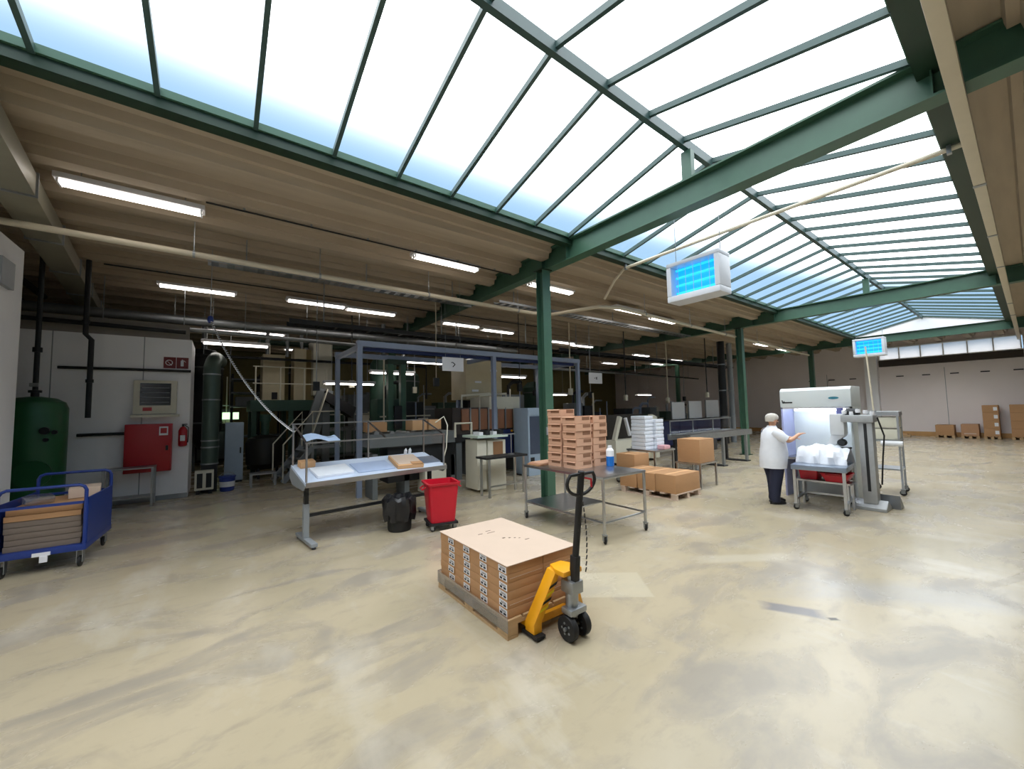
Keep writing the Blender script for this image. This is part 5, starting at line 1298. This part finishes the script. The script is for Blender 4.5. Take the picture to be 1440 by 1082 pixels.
# ------------------------------------------------------------------ person
def person(loc, rz):
    t = thing('person', 'person in white short-sleeved tunic, dark trousers and hair cap reaching towards the hood', 'person', loc, rz)
    V = []; E = []; RAD = {}

    def chain(pts, start=None):
        prev = start
        for p in pts:
            V.append(p[:3]); i = len(V) - 1; RAD[i] = p[3:]
            if prev is not None: E.append((prev, i))
            prev = i
        return prev
    # trunk from pelvis up
    pel = chain([(0, 0, .80, .13, .15)])
    ch = chain([(.02, 0, .95, .13, .14), (.02, 0, 1.10, .12, .145), (.0, 0, 1.22, .10, .14), (.0, 0, 1.30, .06, .07)], pel)
    nk = chain([(.02, 0, 1.36, .048, .05), (.035, 0, 1.42, .062, .062), (.04, 0, 1.48, .082, .074), (.03, 0, 1.535, .062, .058)], ch)
    chest = 3
    for s in (-1, 1):
        hip = chain([(0, s * .09, .74, .085, .085), (.01 + .03 * s, s * .10, .42, .058, .058), (-.01 + .06 * s, s * .10, .10, .042, .042), (.0 + .06 * s, s * .10, .05, .04, .04), (.13 + .06 * s, s * .11, .035, .032, .035)], pel)
        sh_ = chain([(0, s * .15, 1.245, .055, .055), (.03, s * .20, 1.20, .05, .05)], chest)
        if s < 0: elb = chain([(.14, s * .24, 1.10, .042, .042), (.25, s * .20, 1.14, .036, .036), (.36, s * .15, 1.20, .027, .027)], sh_)
        else: elb = chain([(.20, s * .22, 1.15, .042, .042), (.30, s * .17, 1.14, .036, .036), (.39, s * .10, 1.13, .027, .027)], sh_)
        base = Vector(V[elb]); d = Vector((.9, -s * .25, .25 if s < 0 else -.05)).normalized(); sd_ = Vector((0, 0, 1)).cross(d).normalized() * -s; nz_ = d.cross(sd_).normalized()
        palm = chain([tuple(base + d * .045) + (.028, .016), tuple(base + d * .085) + (.030, .014)], elb)
        for k in range(4):
            o_ = (k - 1.5) * .017; ln = (.030, .034, .032, .024)[k]
            p1 = base + d * .098 + sd_ * o_; p2 = p1 + d * ln - Vector((0, 0, .004)); p3 = p2 + d * ln * .7 - Vector((0, 0, .012))
            chain([tuple(p1) + (.009, .009), tuple(p2) + (.0085, .0085), tuple(p3) + (.007, .007)], palm)
        tb0 = base + d * .05 + sd_ * .028 + Vector((0, 0, .006)); chain([tuple(tb0) + (.010, .010), tuple(tb0 + d * .03 + sd_ * .02) + (.009, .009), tuple(tb0 + d * .055 + sd_ * .024) + (.007, .007)], elb + 1)
    me = bpy.data.meshes.new('body'); me.from_pydata(V, E, [])
    o = bpy.data.objects.new('body', me); col.objects.link(o); o.parent = t
    md = o.modifiers.new('Skin', 'SKIN'); md.use_smooth_shade = True
    if not me.skin_vertices:
        pass
    sv = me.skin_vertices[0].data
    for i, v in enumerate(sv):
        v.radius = RAD[i]; v.use_root = (i == 0)
    o.modifiers.new('Subsurf', 'SUBSURF').levels = 2; o.modifiers['Subsurf'].render_levels = 2
    skin = mat('skin', 'd3a183', .55, var=.06); me.materials.append(skin)

    def ell(z, cx, rx, ry, n=20, cy=0.0, wob=0.0, ph=0.0):
        return [(cx + rx * math.cos(2 * math.pi * k / n) * (1 + wob * math.sin(k * 3 + ph)), cy + ry * math.sin(2 * math.pi * k / n) * (1 + wob * math.sin(k * 3 + ph)), z) for k in range(n)]
    TUN = mat('white_tunic', 'e6e9f0', .75, var=.05, scale=14, bump=.25)
    tu = loft([ell(.62, .0, .205, .215, wob=.03), ell(.72, .005, .215, .22, wob=.02, ph=1), ell(.86, .02, .225, .215), ell(1.0, .025, .205, .20, wob=.015), ell(1.12, .02, .185, .20), ell(1.22, .005, .15, .195), ell(1.29, .0, .105, .15), ell(1.335, .01, .075, .09), ell(1.35, .015, .062, .065)], False, False)
    tun = tu.build('tunic', TUN, t)
    for s in (-1, 1):
        e2 = (.11, s * .235, 1.125) if s < 0 else (.13, s * .225, 1.145)
        sl_ = MB().tube([(-.01, s * .13, 1.25), (.02, s * .19, 1.215), (.06, s * .215, 1.16), e2], [.085, .085, .08, .075], 14, caps=False); sl_.build('sleeve', TUN, tun)
    MB().bx(.19, .232, -.012, .012, .7, 1.1).build('button_strip', TUN, tun) if False else None
    col_ = loft([ell(1.325, .012, .085, .09), ell(1.365, .015, .068, .07), ell(1.36, .015, .058, .06)], False, False); col_.build('collar', TUN, tun)
    TR = mat('dark_navy_trousers', '20243a', .8, var=.15, scale=10, bump=.2)
    hipm = loft([ell(.60, .0, .15, .19), ell(.72, 0, .165, .195), ell(.85, .01, .16, .18)], True, True); tro = hipm.build('trousers', TR, t)
    for s in (-1, 1):
        a = .03 * s; b = .06 * s
        lg = loft([ell(.04, b - .0, .082, .08, 16, s * .10), ell(.12, b - .01, .088, .082, 16, s * .10, .03), ell(.30, (a + b) / 2, .095, .088, 16, s * .10, .02, 2), ell(.45, a + .01, .105, .095, 16, s * .10), ell(.62, .005, .118, .10, 16, s * .095), ell(.70, 0, .12, .10, 16, s * .09)], True, True)
        lg.build('trouser_leg', TR, tro)
        shoe = loft([[(b - .085 + .0, s * .10 - .0, z_) for z_ in ()]]) if False else None
        so = MB(); out = []
        for (z_, sc) in ((0.0, 1.0), (.03, 1.02), (.06, .9), (.085, .55)):
            ringp = []
            for k in range(18):
                an = 2 * math.pi * k / 18; xx = math.cos(an); yy = math.sin(an)
                ringp.append((b + .045 + xx * (.135 if z_ < .07 else .09) * sc - (0 if z_ < .05 else .04), s * .105 + yy * .048 * sc, z_))
            out.append(ringp)
        loft(out).build('shoe', BLACK, t)
    # head features
    HC = mat('grey_hair_cap', 'c9c4bb', .85, var=.15, scale=20, bump=.3)
    cap = MB()
    rings = []
    for k, (zz_, f) in enumerate(((1.475, 1.0), (1.50, 1.03), (1.53, 1.0), (1.56, .84), (1.58, .5), (1.587, .12))):
        rings.append([(.025 + math.cos(2 * math.pi * j / 20) * .105 * f + (-.012 if zz_ < 1.5 and math.cos(2 * math.pi * j / 20) > .3 else 0), math.sin(2 * math.pi * j / 20) * .092 * f, zz_ - (.035 if zz_ < 1.49 and math.cos(2 * math.pi * j / 20) < -.1 else 0)) for j in range(20)])
    loft(rings, True, True).build('hair_cap', HC, t)
    fc_ = MB().add([(.118, -.014, 1.425), (.118, .014, 1.425), (.143, 0, 1.428), (.116, 0, 1.468)], [(0, 1, 2), (0, 2, 3), (1, 3, 2), (0, 3, 1)]); fc_.build('nose', skin, t)
    for s in (-1, 1):
        MB().lathe([(.012, 0), (.009, .006)], (.108, s * .03, 1.462), 10, 'x').build('eye', INK, t)
        MB().lathe([(.024, -.006), (.026, .0), (.018, .008)], (.02, s * .082, 1.445), 12, 'y').build('ear', skin, t)
    MB().bx(.106, .114, -.022, .022, 1.40, 1.407).build('mouth', mat('lip', 'a35a52', .6), t)
    return t


person(Vector((7.98, 2.88, 0)), R(-40))
